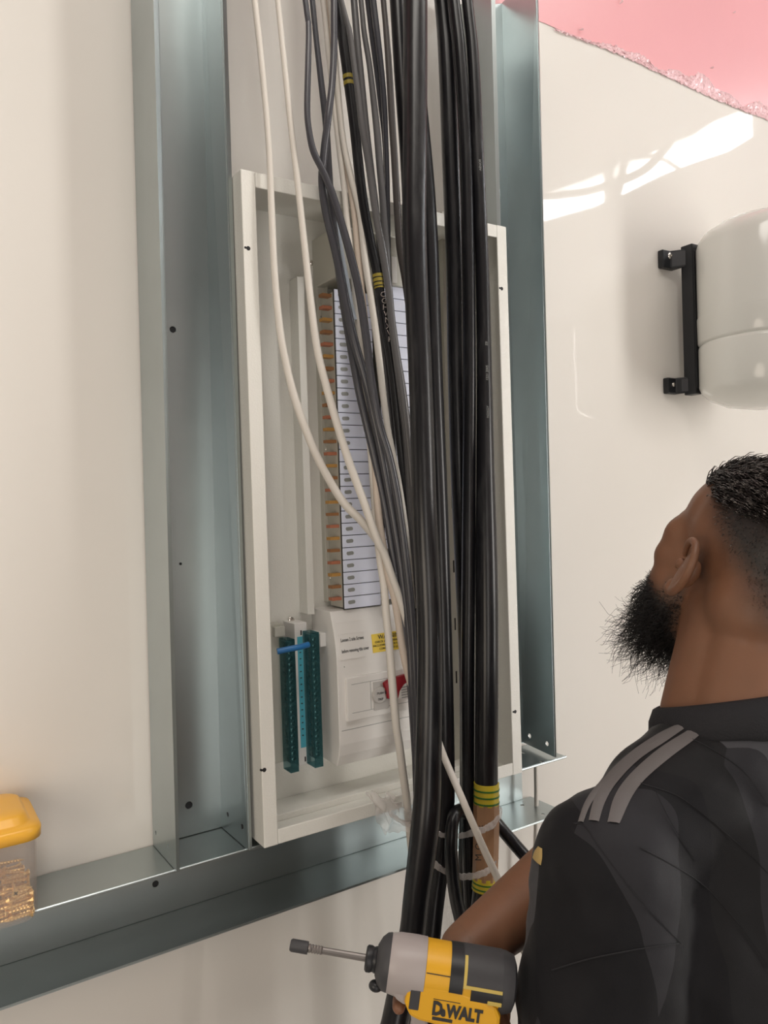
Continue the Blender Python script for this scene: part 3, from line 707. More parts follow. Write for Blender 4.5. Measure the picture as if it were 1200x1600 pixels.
for k, s in enumerate('CGHWNXVK'):
    py = 457 + k * 10; px = 594 + k * 1.75
    text(s, at(px, py + 7, y=-.1785), RT, UP - .2 * RT, .0105, M['screw'], K1)
cable('bundle_cable', [(533, 0, -.172, 8), (546, 50, -.173, 9), (553, 100, -.174, 9), (560, 150, -.176, 10), (566, 200, -.178, 10.5), (575, 250, -.18, 11), (582, 300, -.183, 11), (590, 350, -.186, 11.5), (598, 392, -.188, 12), (607, 450, -.19, 12), (612, 500, -.192, 12), (620, 558, -.194, 12.5), (627, 600, -.196, 13), (635, 660, -.198, 13), (642, 730, -.2, 12), (649, 820, -.203, 12), (657, 950, -.206, 12), (664, 1080, -.21, 12)], M['cmid'],
      'light grey glossy cable running along the right of the yellow taped black one', 12, top=TOP)
cable('bundle_cable', [(553, 0, -.15, 11), (558, 60, -.152, 11), (564, 120, -.154, 11), (572, 200, -.157, 11), (580, 265, -.16, 10), (588, 330, -.163, 10), (594, 400, -.15, 10), (594, 470, -.145, 12), (599, 530, -.145, 12), (604, 600, -.145, 12), (611, 680, -.147, 12), (619, 760, -.15, 12), (629, 860, -.158, 11), (641, 980, -.165, 11)], M['cmid'],
      'mid grey cable that shows between the beige and the yellow taped cables', 10, top=TOP)
cable('bundle_cable', [(564, 0, -.16, 8), (569, 50, -.161, 8.5), (577, 100, -.163, 9), (583, 150, -.165, 10), (589, 205, -.167, 11), (593, 255, -.168, 11), (597.5, 305, -.169, 11), (601, 355, -.17, 11), (604.5, 400, -.172, 11), (606.5, 450, -.174, 10), (611, 500, -.176, 10), (618, 560, -.178, 10), (626, 620, -.18, 10), (635, 700, -.182, 10), (644, 850, -.186, 10), (654, 1000, -.19, 10)], M['cmid'],
      'thin grey cable with faint print, left of the narrow gap above the board', 10, top=TOP)
cable('bundle_cable', [(574, 0, -.138, 8), (580, 50, -.14, 8), (588, 110, -.142, 8), (594, 160, -.144, 8), (600, 215, -.146, 7), (603, 280, -.148, 7), (604, 340, -.15, 7), (604, 410, -.152, 7), (611, 520, -.155, 8), (626, 640, -.16, 8), (642, 800, -.165, 8)], M['cgrey'],
      'thinnest dark cable in the middle of the bundle above the board', 8, top=TOP)
cable('bundle_cable', [(583, 0, -.155, 10), (589, 50, -.156, 10), (596, 110, -.157, 9), (600.5, 165, -.158, 9), (603, 220, -.159, 8), (605, 280, -.16, 8), (606, 340, -.161, 8), (606.5, 400, -.162, 9), (610, 480, -.164, 9), (617, 550, -.166, 9), (627, 630, -.168, 9), (641, 760, -.172, 9)], M['cgrey'],
      'dark grey cable just left of the brownish one in the bundle', 8, top=TOP)
cable('bundle_cable', [(599, 0, -.175, 9), (603.5, 50, -.176, 9.5), (608, 110, -.177, 10.5), (612.5, 190, -.178, 11), (617, 260, -.179, 11), (621, 330, -.18, 11.5), (625.5, 390, -.181, 12), (634, 440, -.182, 12), (644, 520, -.183, 12), (651, 620, -.184, 12), (658, 780, -.186, 12), (664, 1000, -.19, 12)], mat('brownish_sheath', (0.062, 0.054, 0.052), .42),
      'brownish black cable left of the thickest one, crossing the top of the board', 10, top=TOP)
#@@CABLES_END
# ------------------------------------------------------------------ polythene ties and scraps
def ribbon(name, pts, wd, mt, label, cat, n=7, seed=1, noise=.0016):
    """crumpled strip of plastic: (px, py, y) path, width in metres"""
    rg = np.random.default_rng(seed)
    Q = smooth_path([at(a, b_, y=c) for a, b_, c in pts], 8); wds = np.interp(np.linspace(0, 1, len(Q)), np.linspace(0, 1, len(wd)), wd)
    b = MB(); rings = []
    for i, q in enumerate(Q):
        rr_ = wds[i] / 2
        ring = []
        for k in range(n):
            a = 2 * math.pi * k / n
            s = 1 + .35 * rg.normal() * .6
            ring.append(q + np.array((0, -.45 * rr_ * math.cos(a) * s, rr_ * math.sin(a) * s)) + rg.normal(0, noise * .4, 3))
        rings.append(ring)
    b.rings(rings)
    o = obj(name, b, mt, smooth='all', base=tuple(map(float, Q[0])), subsurf=1)
    return tag(o, label, cat)
ribbon('plastic_tie', [(607, 1268, -.19), (625, 1283, -.192), (650, 1294, -.2), (676, 1300, -.217), (693, 1305, -.22), (708, 1307, -.222), (724, 1305, -.228), (742, 1301, -.2535), (758, 1295, -.2575), (772, 1287, -.254), (781, 1274, -.243), (783, 1266, -.225)], [.010, .008, .008, .009, .010, .013, .011], M['poly'],
       'upper white plastic strip tied round the brown taped cable', 'plastic strip', seed=3)
ribbon('plastic_tie', [(655, 1335, -.2), (672, 1346, -.215), (686, 1355, -.222), (704, 1366, -.224), (724, 1370, -.232), (744, 1368, -.252), (760, 1362, -.2575), (772, 1351, -.252), (778, 1338, -.24)], [.012, .013, .012, .009, .011, .010, .007], M['poly'],
       'lower white plastic strip tied round the brown taped cable', 'plastic strip', seed=5)
def scrap(name, outline, mt, label, seed, nx=16, nz=16, amp=.006, th=0):
    """crumpled sheet between four corners (px, py, y): tl, tr, br, bl, with a ragged rim"""
    rg = np.random.default_rng(seed); P4 = [at(a, b_, y=c) for a, b_, c in outline]
    b = MB(); ph = rg.uniform(0, 6, 6)
    for j in range(nz):
        for i in range(nx):
            u = i / (nx - 1); v = j / (nz - 1)
            u2 = u + .05 * math.sin(7 * v + ph[0]) * (1 - abs(2 * u - 1)) ; v2 = v + .10 * math.sin(9 * u + ph[1]) * v + .05 * rg.normal() * (j in (0, nz - 1))
            p = (P4[0] * (1 - u2) + P4[1] * u2) * (1 - v2) + (P4[3] * (1 - u2) + P4[2] * u2) * v2
            d_ = amp * (math.sin(11 * u + 3 * v + ph[2]) + .7 * math.sin(17 * u - 6 * v + ph[3]) + .5 * math.sin(5 * v + 13 * u + ph[4])) + rg.normal(0, amp * .15)
            nv = mn.noise_vector(Vector((u * 4.5 + seed, v * 4.5, seed * 1.7))) * amp * 2.2
            b.v.append(tuple(p + np.array((d_ * .2, d_ * .6, d_ * .15)) + np.array(nv)))
    b.f = [(j * nx + i, j * nx + i + 1, (j + 1) * nx + i + 1, (j + 1) * nx + i) for j in range(nz - 1) for i in range(nx - 1)]
    o = obj(name, b, mt, smooth='all', base=tuple(map(float, P4[0])), subsurf=1)
    return tag(o, label, 'plastic scrap')
scrap('plastic_scrap', [(574, 1250, -.165), (612, 1240, -.168), (650, 1285, -.185), (603, 1308, -.175)], M['poly'], 'loose white plastic film poking out left of the thickest black cable', 4, amp=.0045)
scrap('plastic_sheet', [(672, 1365, -.175), (712, 1362, -.178), (735, 1480, -.18), (660, 1480, -.175)], M['polyc'], 'clear plastic sheet hanging below the ties, left of the looped cable', 9, amp=.003)

# ------------------------------------------------------------------ water tank and its bracket
tx, ty_ = 1.103, -0.17
zt = float(at(1090, 386, y=-.063)[2]); zb_ = float(at(1096, 612, y=-.063)[2])
zs1 = float(at(1090, 502, y=-.063)[2]); zs2 = float(at(1090, 543, y=-.063)[2])
rT = 0.13
tk = thing('expansion_tank', (tx, ty_, zb_ - .05), 'white enamelled water tank on a black wall bracket, upper right', 'tank')
prof = [(zb_ - .045, .0001), (zb_ - .044, .04), (zb_ - .036, .08), (zb_ - .022, .11), (zb_ - .008, .125), (zb_ + .004, rT), (zs2 - .008, rT), (zs2 - .003, rT - .001), (zs2, rT - .004)]
obj('lower_shell', MB().lathe((tx, ty_, 0), (0, 0, 1), prof, 96), M['tank'], tk, smooth=True)
prof = [(zs2, rT - .004), (zs2 + .003, rT - .0005), (zs2 + .006, rT + .0008), (zs1, rT + .0016), (zs1 + .0004, rT), (zt - .012, rT), (zt, .126), (zt + .012, .117), (zt + .028, .09), (zt + .038, .05), (zt + .041, .0001)]
obj('upper_shell', MB().lathe((tx, ty_, 0), (0, 0, 1), prof, 96), M['tank'], tk, smooth=True)
br = thing('wall_bracket', (1.03, -.02, zb_), 'black plastic wall bracket with two screwed feet, holding the tank', 'bracket')
bz1, bz0 = float(at(1078, 388, y=-.03)[2]), float(at(1078, 618, y=-.03)[2])
xa = float(at(1066, 500, y=-.026)[0]); xb2 = float(at(1092, 500, y=-.06)[0])
sp = obj('spine', MB().box((xa, -.026, bz0), (xa + .024, -.054, bz1)), M['blackpl'], br, bevel=.002)
obj('spine_face', MB().box((xa + .002, -.050, bz0 + .012), (xa + .022, -.0565, bz1 - .014)), M['blackpl'], br, bevel=.0015)
for py0, py1, px, sx_, sy_, rs in ((389, 417, 1036, 1047, 400, .0075), (589, 614, 1039, 1052, 601, .0048)):
    z1, z0 = float(at(px, py0, y=-.014)[2]), float(at(px, py1, y=-.014)[2]); xl = float(at(px, 400, y=-.014)[0])
    ft = obj('foot', MB().prism([(xl, -.0001, z0), (xl, -.014, z0), (xl + .024, -.014, z0), (xa + .003, -.040, z0), (xa + .003, -.0001, z0)], (0, 0, z1 - z0)), M['blackpl'], br, bevel=.0025)
    obj('gusset', MB().prism([(xl + .026, -.0158, z0 + .004), (xl + .026, -.0166, z0 + .004), (xa + .002, -.0402, z0 + .004), (xa + .002, -.0394, z0 + .004)], (0, 0, z1 - z0 - .008)), M['blackpl2'], ft)
    sc_ = obj('bolt', MB().lathe(at(sx_, sy_, y=-.014), (0, -1, 0), [(-.002, rs), (.001, rs), (.0028, rs * .8), (.0034, rs * .55), (.0034, rs * .3), (.0016, rs * .28), (.0016, .0001)], 18), M['screw'], ft, smooth=True)

# ------------------------------------------------------------------ tub of screws on the track
tub = thing('screw_tub', (-.323, -.064, LED), 'clear plastic tub with an orange lid, half full of screws, on the track', 'tub')
def rrect(x0, x1, y0, y1, r, z, n=6):
    P_ = []
    for cx, cy, a0 in ((x1 - r, y1 - r, 0), (x0 + r, y1 - r, 90), (x0 + r, y0 + r, 180), (x1 - r, y0 + r, 270)):
        for k in range(n + 1):
            a = R(a0 + 90 * k / n); P_.append((cx + r * math.cos(a), cy + r * math.sin(a), z))
    return P_
bx = (-.378, -.268, -.118, -.010)
def rr2(ins, r, z): return rrect(bx[0] + ins, bx[1] - ins, bx[2] + ins, bx[3] - ins, r, z)
tubz = 0.090
outer = [rr2(.010, .012, LED + .0003), rr2(.004, .016, LED + .0016), rr2(.0015, .018, LED + .006), rr2(0, .018, tubz)]
inner = [rr2(.0012, .017, tubz), rr2(.003, .0165, LED + .008), rr2(.008, .012, LED + .0022)]
obj('tub_body', MB().rings(outer + inner), M['tub'], tub, smooth=True)
lidr = [rr2(-.001, .019, tubz - .006), rr2(-.0045, .020, tubz - .006), rr2(-.005, .020, tubz + .004), rr2(-.003, .0195, tubz + .008), rr2(.004, .018, tubz + .0095), rr2(.0065, .018, tubz + .011), rr2(.009, .018, tubz + .018), rr2(.013, .018, tubz + .0205), rr2(.030, .01, tubz + .021)]
obj('lid', MB().rings(lidr), M['lid'], tub, smooth='all')
obj('lid_tab', MB().box((-.348, -.085, tubz + .0212), (-.320, -.050, tubz + .024)), mat('lid_mark', (.42, .17, .05), .5), tub, bevel=.002)
# yellow zinc screws lying in layers
sm = MB(); Ls = .030
sm.lathe((-Ls / 2, 0, 0), (1, 0, 0), [(0, .0001), (.004, .0014)] + [(.004 + .0018 * k, (.0019 if k % 2 else .0013)) for k in range(12)] + [(Ls - .004, .0016), (Ls - .001, .0042), (Ls, .0042)], 7)
for a in (0, 1):
    sm.box((Ls / 2 - .0001, -.0026 if a else -.0006, -.0006 if a else -.0026), (Ls / 2 + .0002, .0026 if a else .0006, .0006 if a else .0026))
sme = sm.mesh('screw'); fix_normals(sme); sme.materials.append(M['brass']); sme.materials.append(M['dark'])
for p in sme.polygons[-12:]: p.material_index = 1
srg = np.random.default_rng(12); cnt = 0
for lay in range(5):
    z = LED + .0065 + lay * .0066
    for ix in range(4):
        for iy in range(12):
            x = bx[0] + .022 + ix * .0245; y = bx[2] + .011 + iy * .0078
            front = iy < 3 or ix == 3 or lay == 4
            if not front or srg.random() < .12: continue
            o_ = bpy.data.objects.new('screw_loose' if False else 'wood_screw', sme); C.objects.link(o_)
            a = srg.normal(0, .16) + (math.pi if srg.random() < .5 else 0)
            o_.location = (x + srg.normal(0, .0012) - (.0105 if ix == 3 else .003 * (ix + 1)) + .004, y + srg.normal(0, .0006), z + srg.normal(0, .0008) + (srg.uniform(0, .004) if lay == 4 else 0))
            o_.rotation_euler = (srg.uniform(0, 6), srg.normal(0, .06), a)
            tag(o_, 'yellow zinc screw lying in the clear tub with the orange lid', 'screw', 'screws in the clear tub'); cnt += 1
o_ = bpy.data.objects.new('wood_screw', sme); C.objects.link(o_)
p = at(24, 1394, y=-.112); o_.location = (p[0], -.1005, p[2]); o_.rotation_euler = (0.6, 0, -math.pi / 2)
tag(o_, 'yellow screw whose cross slotted head faces outwards through the tub', 'screw')

# ------------------------------------------------------------------ cables hanging before the daylight slot (mirrored in the glossy wall)
for k, (pts, r, x, lab) in enumerate((
    ([(-1.02, 2.249), (-1.021, 2.189), (-.972, 2.073), (-.959, 1.966), (-.962, 1.858), (-.99, 1.731), (-1.034, 1.626), (-1.078, 1.593), (-1.12, 1.50), (-1.16, 1.2)], .017, 2.1, 'grey cable hanging before the daylight slot, mirrored as a vertical curve'),
    ([(-.74, 2.249), (-.735, 1.961), (-.737, 1.885), (-.765, 1.785), (-.84, 1.727), (-.928, 1.698), (-1.068, 1.704), (-1.218, 1.724), (-1.437, 1.783), (-1.65, 1.86), (-1.8, 2.05), (-1.83, 2.249)], .017, 2.12, 'grey cable sagging across the daylight slot, mirrored as a long bow'),
    ([(-1.5, 2.249), (-1.42, 1.95), (-1.307, 1.846), (-1.15, 1.82), (-1.017, 1.795), (-.915, 1.764), (-.84, 1.719), (-.769, 1.652), (-.70, 1.60)], .009, 2.16, 'thinner grey cable across the top of the daylight slot, mirrored in the wall'))):
    Q = smooth_path([(x, a, b_) for a, b_ in pts], 6)
    o_ = obj('hanging_cable', MB().tube(Q, r, 12), M['cmid'], smooth=True, base=tuple(map(float, Q[0])))
    tag(o_, lab, 'cable')
#@@OTHER_END
# ------------------------------------------------------------------ impact driver
DO = at(700, 1519, d=0.70)
ca, sa_ = math.cos(R(7.5)), math.sin(R(7.5))
ex = -(RT * ca) + UP * sa_; ez = UP * ca + RT * sa_
yaw = R(4); ey = FW
ex, ey = ex * math.cos(yaw) + ey * math.sin(yaw), -ex * math.sin(yaw) + ey * math.cos(yaw)
DM = Matrix(((ex[0], ey[0], ez[0]), (ex[1], ey[1], ez[1]), (ex[2], ey[2], ez[2])))
def dl(p): return Vector(DO) + DM @ Vector(p)
dr = thing('impact_driver', DO, 'yellow and black cordless impact driver with a long bit, held in the hand', 'power tool')
def dobj(name, b, mt, parent=None, **k):
    b.v = [tuple(dl(v)) for v in b.v]
    return obj(name, b, mt, parent or dr, **k)
X = (1, 0, 0)
dobj('gear_case', MB().lathe((0, 0, 0), X, [(.0215, .0001), (.0215, .0258), (.030, .0262), (.046, .0258), (.055, .0240), (.0575, .0222), (.0575, .0001)], 48), M['dgrey'], smooth=True)
dobj('gear_case_foot', MB().prism([(.056, -.0215, .004), (.056, -.0215, -.008), (.044, -.0215, -.021), (.034, -.0215, -.026), (.034, -.0215, .004)], (0, .043, 0)), M['dgrey'], bevel=.004)
dobj('front_bumper', MB().lathe((0, 0, 0), X, [(.054, .0001), (.054, .0244), (.058, .0236), (.0625, .0195), (.066, .0125), (.066, .0001)], 40), M['blackpl2'], smooth=True)
dobj('chuck_collar', MB().lathe((0, 0, 0), X, [(.064, .010), (.0665, .0112), (.069, .0102), (.071, .0112), (.0745, .0112), (.076, .0095), (.0762, .006), (.074, .0045)], 28), M['blackpl'], smooth=True)
bt = dobj('driver_bit', MB().lathe((.074, 0, 0), X, [(0, .0033), (.042, .0031), (.0425, .0040)] + [(.0425 + .0013 * k, (.0040 if k % 2 else .0032)) for k in range(10)] + [(.056, .0036)], 12), M['bit'], smooth=False)
dobj('bit_holder', MB().lathe((.130, 0, 0), X, [(0, .0036), (0, .0055), (.015, .0055), (.0165, .0045), (.0165, .0025)], 20), M['blackpl2'], bt, smooth=True)
dobj('motor_body', MB().lathe((0, 0, 0), X, [(-.046, .0001), (-.046, .0246), (.0213, .0252), (.0213, .0001)], 48), M['dyellow'], smooth=True)
dobj('body_seam', MB().tube([(.0205, -.0236, .0098), (-.001, -.0236, .0098)], .0004, 6), M['ink'])
# lower body and grip
hb = [(.033, -.002), (.036, -.008), (.0365, -.020), (.031, -.030), (.022, -.033), (-.044, -.038), (-.0485, -.033), (-.0485, -.018), (-.044, -.0095), (-.030, -.0045), (-.004, .0005), (.020, .0005)]
dobj('lower_body', MB().prism([(x_, -.0250, z_) for x_, z_ in hb], (0, .050, 0)), M['dyellow'], bevel=.0045)
gb = [(.012, -.033), (.006, -.070), (-.004, -.116), (-.048, -.116), (-.044, -.075), (-.040, -.034)]
dobj('grip', MB().prism([(x_, -.016, z_) for x_, z_ in gb], (0, .032, 0)), M['blackpl2'], bevel=.010)
dobj('trigger', MB().prism([(.014, -.008, -.033), (.031, -.008, -.033), (.027, -.008, -.048), (.028, -.008, -.060), (.010, -.008, -.060)], (0, .016, 0)), M['dgrey'], bevel=.003)
dobj('battery', MB().box((.030, -.034, -.158), (-.062, .034, -.117)), M['blackpl'], bevel=.006)
dobj('battery_band', MB().box((.0305, -.0345, -.136), (-.0625, .0345, -.126)), M['dyellow'], bevel=.002)
def arc(x0, x1, a0, a1, r, th, n=14):
    b = MB(); rs = []
    for k in range(n + 1):
        a = R(a0 + (a1 - a0) * k / n); c_, s_ = -math.cos(a), math.sin(a)
        rs.append([(x0, c_ * r, s_ * r), (x1, c_ * r, s_ * r), (x1, c_ * (r + th), s_ * (r + th)), (x0, c_ * (r + th), s_ * (r + th))])
    return b.rings(rs)
dobj('grip_band', arc(-.0005, -.0125, -6, 190, .0246, .0012, 30), M['blackpl'], smooth=True)
dobj('rubber_panel', arc(-.012, -.047, 10, 190, .0244, .0016, 30), M['blackpl2'], smooth=True)
dobj('trim_line', arc(-.0125, -.0152, 10, 66, .0259, .0006), M['trim'])
dobj('trim_line', arc(-.0125, -.047, 7, 13, .0259, .0007, 3), M['trim'])
dobj('trim_line', MB().box((-.035, -.0262, -.0042), (-.0475, -.024, -.0078)), M['trim'], bevel=.0006)
dobj('body_overlay', arc(-.020, -.048, -16, 8, .0250, .0010, 8), M['blackpl'], smooth=True)
dobj('rear_cap', MB().lathe((0, 0, 0), X, [(-.0455, .0001), (-.0455, .0257), (-.051, .0254), (-.058, .0230), (-.0605, .017), (-.0605, .0001)], 40), M['blackpl2'], smooth=True)
dobj('direction_switch', MB().box((.0325, -.0257, -.006), (.0235, -.023, -.0235)), M['blackpl2'], bevel=.001)
dobj('lamp_foot', MB().ell((.0635, -.006, -.0200), (.0065, .006, .0050)), M['blackpl'], smooth=True)
def dtext(s, p, size, mt, name='lettering', bold=0):
    return text(s, dl(p), DM @ Vector((-1, 0, 0)), DM @ Vector((0, 0, 1)), size, mt, dr, name, bold=bold, xs=.74)
dtext('D', (.0118, -.0252, -.0240), .0165, M['ink'], bold=.0008); dtext('e', (.0042, -.0252, -.0240), .0120, M['ink'], bold=.0006); dtext('WALT', (-.0010, -.0252, -.0240), .0150, M['ink'], bold=.0008)
dobj('logo_line', MB().box((.0118, -.02535, -.0105), (-.012, -.0249, -.0110)), M['ink'])
dobj('logo_bar', MB().box((.0108, -.02535, -.0262), (-.007, -.0249, -.0290)), M['ink'])
#@@DRILL_END
# ------------------------------------------------------------------ the electrician
BX, BY = 0.335, -0.565
man = thing('person', (BX, BY, FLOOR), 'bearded man with short dark hair in a black jersey, reaching towards the board', 'person')
HR = (Matrix.Rotation(R(-21), 3, 'Z') @ Matrix.Rotation(R(16), 3, 'X') @ Matrix.Rotation(R(14), 3, 'Y'))
HC = Vector(at(1077, 887, d=.81)) - HR @ Vector((-.0785, -.012, -.004))     # between the ears
def hd(p): return HC + HR @ Vector(p)
S_L, S_R = Vector((.152, -.565, .102)), Vector((.530, -.565, .115))
E_R = Vector((.345, -.405, .028)); W_R = Vector(dl((-.020, .062, -.012)))
E_L = Vector((.118, -.560, -.190)); W_L = Vector((.150, -.350, -.290))
NB = Vector((.342, -.562, .200))
def blob(parts, voxel, name, smooth=8):
    b = MB()
    for p in parts:
        k = p[0]
        if k == 'c': b.capsule(*p[1:])
        elif k == 'e': b.ell(*p[1:])
        elif k == 'p': b.tube(*p[1:])
    me = b.mesh('blob'); fix_normals(me)
    o = bpy.data.objects.new('blob', me); C.objects.link(o)
    md = o.modifiers.new('r', 'REMESH'); md.mode = 'VOXEL'; md.voxel_size = voxel
    md = o.modifiers.new('s', 'SMOOTH'); md.factor = .5; md.iterations = smooth
    bpy.context.view_layer.update()
    me = bpy.data.meshes.new_from_object(o.evaluated_get(bpy.context.evaluated_depsgraph_get())); me.name = name
    bpy.data.objects.remove(o)
    return me
EL = lambda c, r, rot=None: ('e', hd(c), r, HR @ (rot or Matrix.Identity(3)))
head = [EL((0, -.018, .040), (.076, .097, .084)), EL((0, .040, -.012), (.064, .056, .078)), EL((0, .044, -.072), (.053, .052, .040)),
        EL((0, .083, -.098), (.024, .020, .019)), EL((0, .074, .034), (.050, .020, .016)), EL((0, .020, .046), (.067, .070, .066)),
        ('c', hd((0, .088, .018)), hd((0, .100, -.026)), .0085, .0110), EL((.010, .097, -.032), (.008, .009, .007)), EL((-.010, .097, -.032), (.008, .009, .007)),
        EL((.046, .062, -.012), (.021, .024, .018)), EL((-.047, .060, -.012), (.022, .026, .022)),
        EL((.046, .050, -.046), (.022, .034, .036)), EL((-.046, .050, -.046), (.022, .034, .036)), EL((.047, .058, .014), (.020, .026, .026)), EL((-.047, .058, .014), (.020, .026, .026)),
        EL((0, .092, -.058), (.024, .011, .006)), EL((0, .091, -.068), (.022, .011, .006)),
        EL((.032, .080, .010), (.014, .011, .009)), EL((-.032, .080, .010), (.014, .011, .009)),
        EL((.030, -.058, -.020), (.040, .050, .050)), EL((-.030, -.058, -.020), (.040, .050, .050))]
body = head + [('c', hd((0, -.022, -.045)), NB, .061, .070), ('c', hd((-.02, -.058, -.03)), NB + Vector((-.03, -.03, 0)), .036, .05), ('c', hd((.02, -.058, -.03)), NB + Vector((.03, -.03, 0)), .036, .05),
        ('c', NB + Vector((-.02, -.01, -.02)), S_L + Vector((.03, 0, .006)), .060, .047), ('c', NB + Vector((.02, -.01, -.02)), S_R + Vector((-.03, 0, .01)), .060, .052),
        ('e', (.338, -.575, -.02), (.165, .112, .20)), ('e', (.335, -.57, -.22), (.150, .105, .17)), ('e', (.335, -.565, -.36), (.160, .112, .13)),
        ('c', S_L, E_L, .052, .042), ('c', E_L, W_L, .043, .028), ('c', S_R, E_R, .056, .043), ('c', E_R, E_R + (W_R - E_R) * .3, .0435, .046), ('c', E_R + (W_R - E_R) * .3, W_R, .046, .027)]
for sx_, hx in ((-1, .245), (1, .425)):
    body += [('c', (hx, -.565, -.42), (hx - .005 * sx_, -.545, -.80), .085, .058), ('c', (hx - .005 * sx_, -.545, -.80), (hx, -.585, -1.17), .058, .04), ('c', (hx, -.57, -1.205), (hx + .02 * sx_, -.43, -1.215), .036, .03)]
bm_body = blob(body, .0045, 'body', 14)
# hands: palm, four fingers of their own length curled round the grip, thumb on the near side
dlg = lambda p: dl((p[0], p[1] * .93, p[2] + .016))
def hand(L, wrist, palm, fingers, thumb):
    pr = [('c', wrist, L(palm[0]), .026, .021), ('e', L(palm[0]), palm[1], palm[2]), ('c', L(palm[3]), L(palm[4]), .018, .015), ('c', L(palm[5]), L(palm[6]), .018, .015)]
    for ch, r0 in fingers + [thumb]:
        q = [L(p) for p in ch]
        for i in range(len(q) - 1): pr.append(('c', q[i], q[i + 1], r0 * (1 - .09 * i), r0 * (1 - .09 * (i + 1)), 12, 4))
    return blob(pr, .0021, 'hand', 3)
fg = []
for i, (z, rr0, ln) in enumerate(((-.060, .0095, 1.0), (-.079, .0098, 1.05), (-.097, .0094, 1.0), (-.114, .0084, .86))):
    fx = -.003 * i
    if i == 0: ch = [(-.036, .036, -.058), (.000, .036, -.056), (.026, .024, -.054), (.040, .004, -.051), (.0405, -.012, -.0485)]
    else: ch = [(-.038 + fx, .034, z), (-.002 + fx, .031, z - .001), (.021 * ln + fx, .020, z - .002), (.023 * ln + fx, -.006, z - .003), (.008 * ln + fx, -.025, z - .003)]
    fg.append((ch, rr0))
th_ = ([(-.046, .020, -.052), (-.055, -.004, -.060), (-.046, -.026, -.066), (-.022, -.030, -.070), (-.004, -.028, -.072)], .0115)
hr = hand(dlg, W_R, ((-.046, .036, -.066), (.019, .019, .030), DM, (-.040, .038, -.05), (-.040, .036, -.075), (-.048, .034, -.075), (-.046, .030, -.108)), fg, th_)
ax = (W_L - E_L).normalized(); lx = ax; lz = Vector((0, 0, 1)); lz = (lz - lx * lz.dot(lx)).normalized(); ly = lz.cross(lx)
LMh = Matrix((lx, ly, lz)).transposed()
ll = lambda p: W_L + LMh @ Vector(p)
fl_ = [([(.085, y_, 0), (.085 + .040 * k, y_ * 1.1, -.010), (.085 + .055 * k, y_ * 1.1, -.034), (.085 + .045 * k, y_ * 1.1, -.052)], r_) for y_, k, r_ in ((-.030, .92, .0092), (-.010, 1.05, .0096), (.010, 1.0, .0092), (.029, .78, .0082))]
hl = hand(ll, W_L, ((.045, 0, 0), (.045, .040, .016), LMh, (.06, -.03, 0), (.088, -.028, 0), (.06, .025, 0), (.088, .025, 0)), fl_, ([(.02, -.030, -.004), (.05, -.055, -.018), (.078, -.058, -.030), (.098, -.050, -.036)], .0112))
# ear: bowl, raised rim, inner fold, lobe and tragus
def ear(side):
    tl = Matrix.Rotation(R(21), 3, 'X')
    def e(p):
        w_ = tl @ Vector((0, p[1], p[2])); return hd((side * (.0705 + p[0]), w_.y - .012, w_.z - .004))
    q = []
    rim = [(.010, .014, .004), (.016, .013, .020), (.021, .004, .031), (.026, -.010, .033), (.029, -.021, .024), (.029, -.026, .008), (.026, -.024, -.008), (.021, -.016, -.022), (.014, -.006, -.031), (.010, .004, -.033)]
    Q = smooth_path([e(p) for p in rim], 5); q.append(('p', [Vector(p) for p in Q], np.interp(np.linspace(0, 1, len(Q)), [0, .2, .5, .8, 1], [.0028, .0042, .0046, .0045, .0060]), 10))
    anti = [(.018, -.006, .022), (.020, -.014, .010), (.018, -.014, -.006), (.014, -.006, -.018), (.010, .004, -.020)]
    Q = smooth_path([e(p) for p in anti], 5); q.append(('p', [Vector(p) for p in Q], .0034, 8))
    rot = HR @ tl @ Matrix.Rotation(side * R(30), 3, 'Z')
    q.append(('e', e((.0185, -.007, 0)), (.0036, .019, .030), rot))
    q.append(('e', e((.009, -.006, -.004)), (.010, .011, .018), rot))
    q.append(('e', e((.008, .006, -.033)), (.0062, .010, .010), rot))
    q.append(('e', e((.010, .013, -.006)), (.0045, .005, .0075), rot))
    return blob(q, .0013, 'ear', 6)
bmj = bmesh.new()
for me in (bm_body, hr, hl, ear(-1), ear(1)): bmj.from_mesh(me)
bme = bpy.data.meshes.new('body'); bmj.to_mesh(bme); bmj.free()
# stubble: a real pattern of the skin, denser towards crown, nape and jaw
HRi = HR.inverted()
att = bme.attributes.new('stubble', 'FLOAT', 'POINT'); vals = np.zeros(len(bme.vertices), np.float32); red = np.zeros(len(bme.vertices), np.float32)
ss = lambda a, b_, x: (lambda t_: t_ * t_ * (3 - 2 * t_))(min(1, max(0, (x - a) / (b_ - a))))
for i, v in enumerate(bme.vertices):
    q = HRi @ (v.co - HC)
    if q.length > .22: continue
    x_, y_, z_ = abs(q.x), q.y, q.z
    a = ss(.030, .088, .9 * z_ - .72 * min(.03, y_)) * (1 - ss(.060, .085, y_ - .35 * max(0, z_ - .05))) * ss(-.105, -.06, z_)
    brd = ss(-.030, -.062, z_ + .25 * (.05 - y_)) * ss(.008, .030, y_) * (1 - ss(-.098, -.125, z_))
    side_b = ss(.006, .018, y_) * (1 - ss(.030, .042, y_)) * ss(-.02, -.04, z_) * .6
    brow = ss(.064, .078, y_) * ss(.022, .028, z_) * (1 - ss(.036, .044, z_)) * ss(.008, .014, x_)
    vals[i] = max(a, brd, side_b, brow)
att.data.foreach_set('value', vals)
nrm_ = [v.normal.copy() for v in bme.vertices]
roots = [(HRi @ (v.co - HC), HRi @ nrm_[i], vals[i]) for i, v in enumerate(bme.vertices) if (v.co - HC).length < .2]
mt, nt, p = nodes('skin'); L = nt.links.new
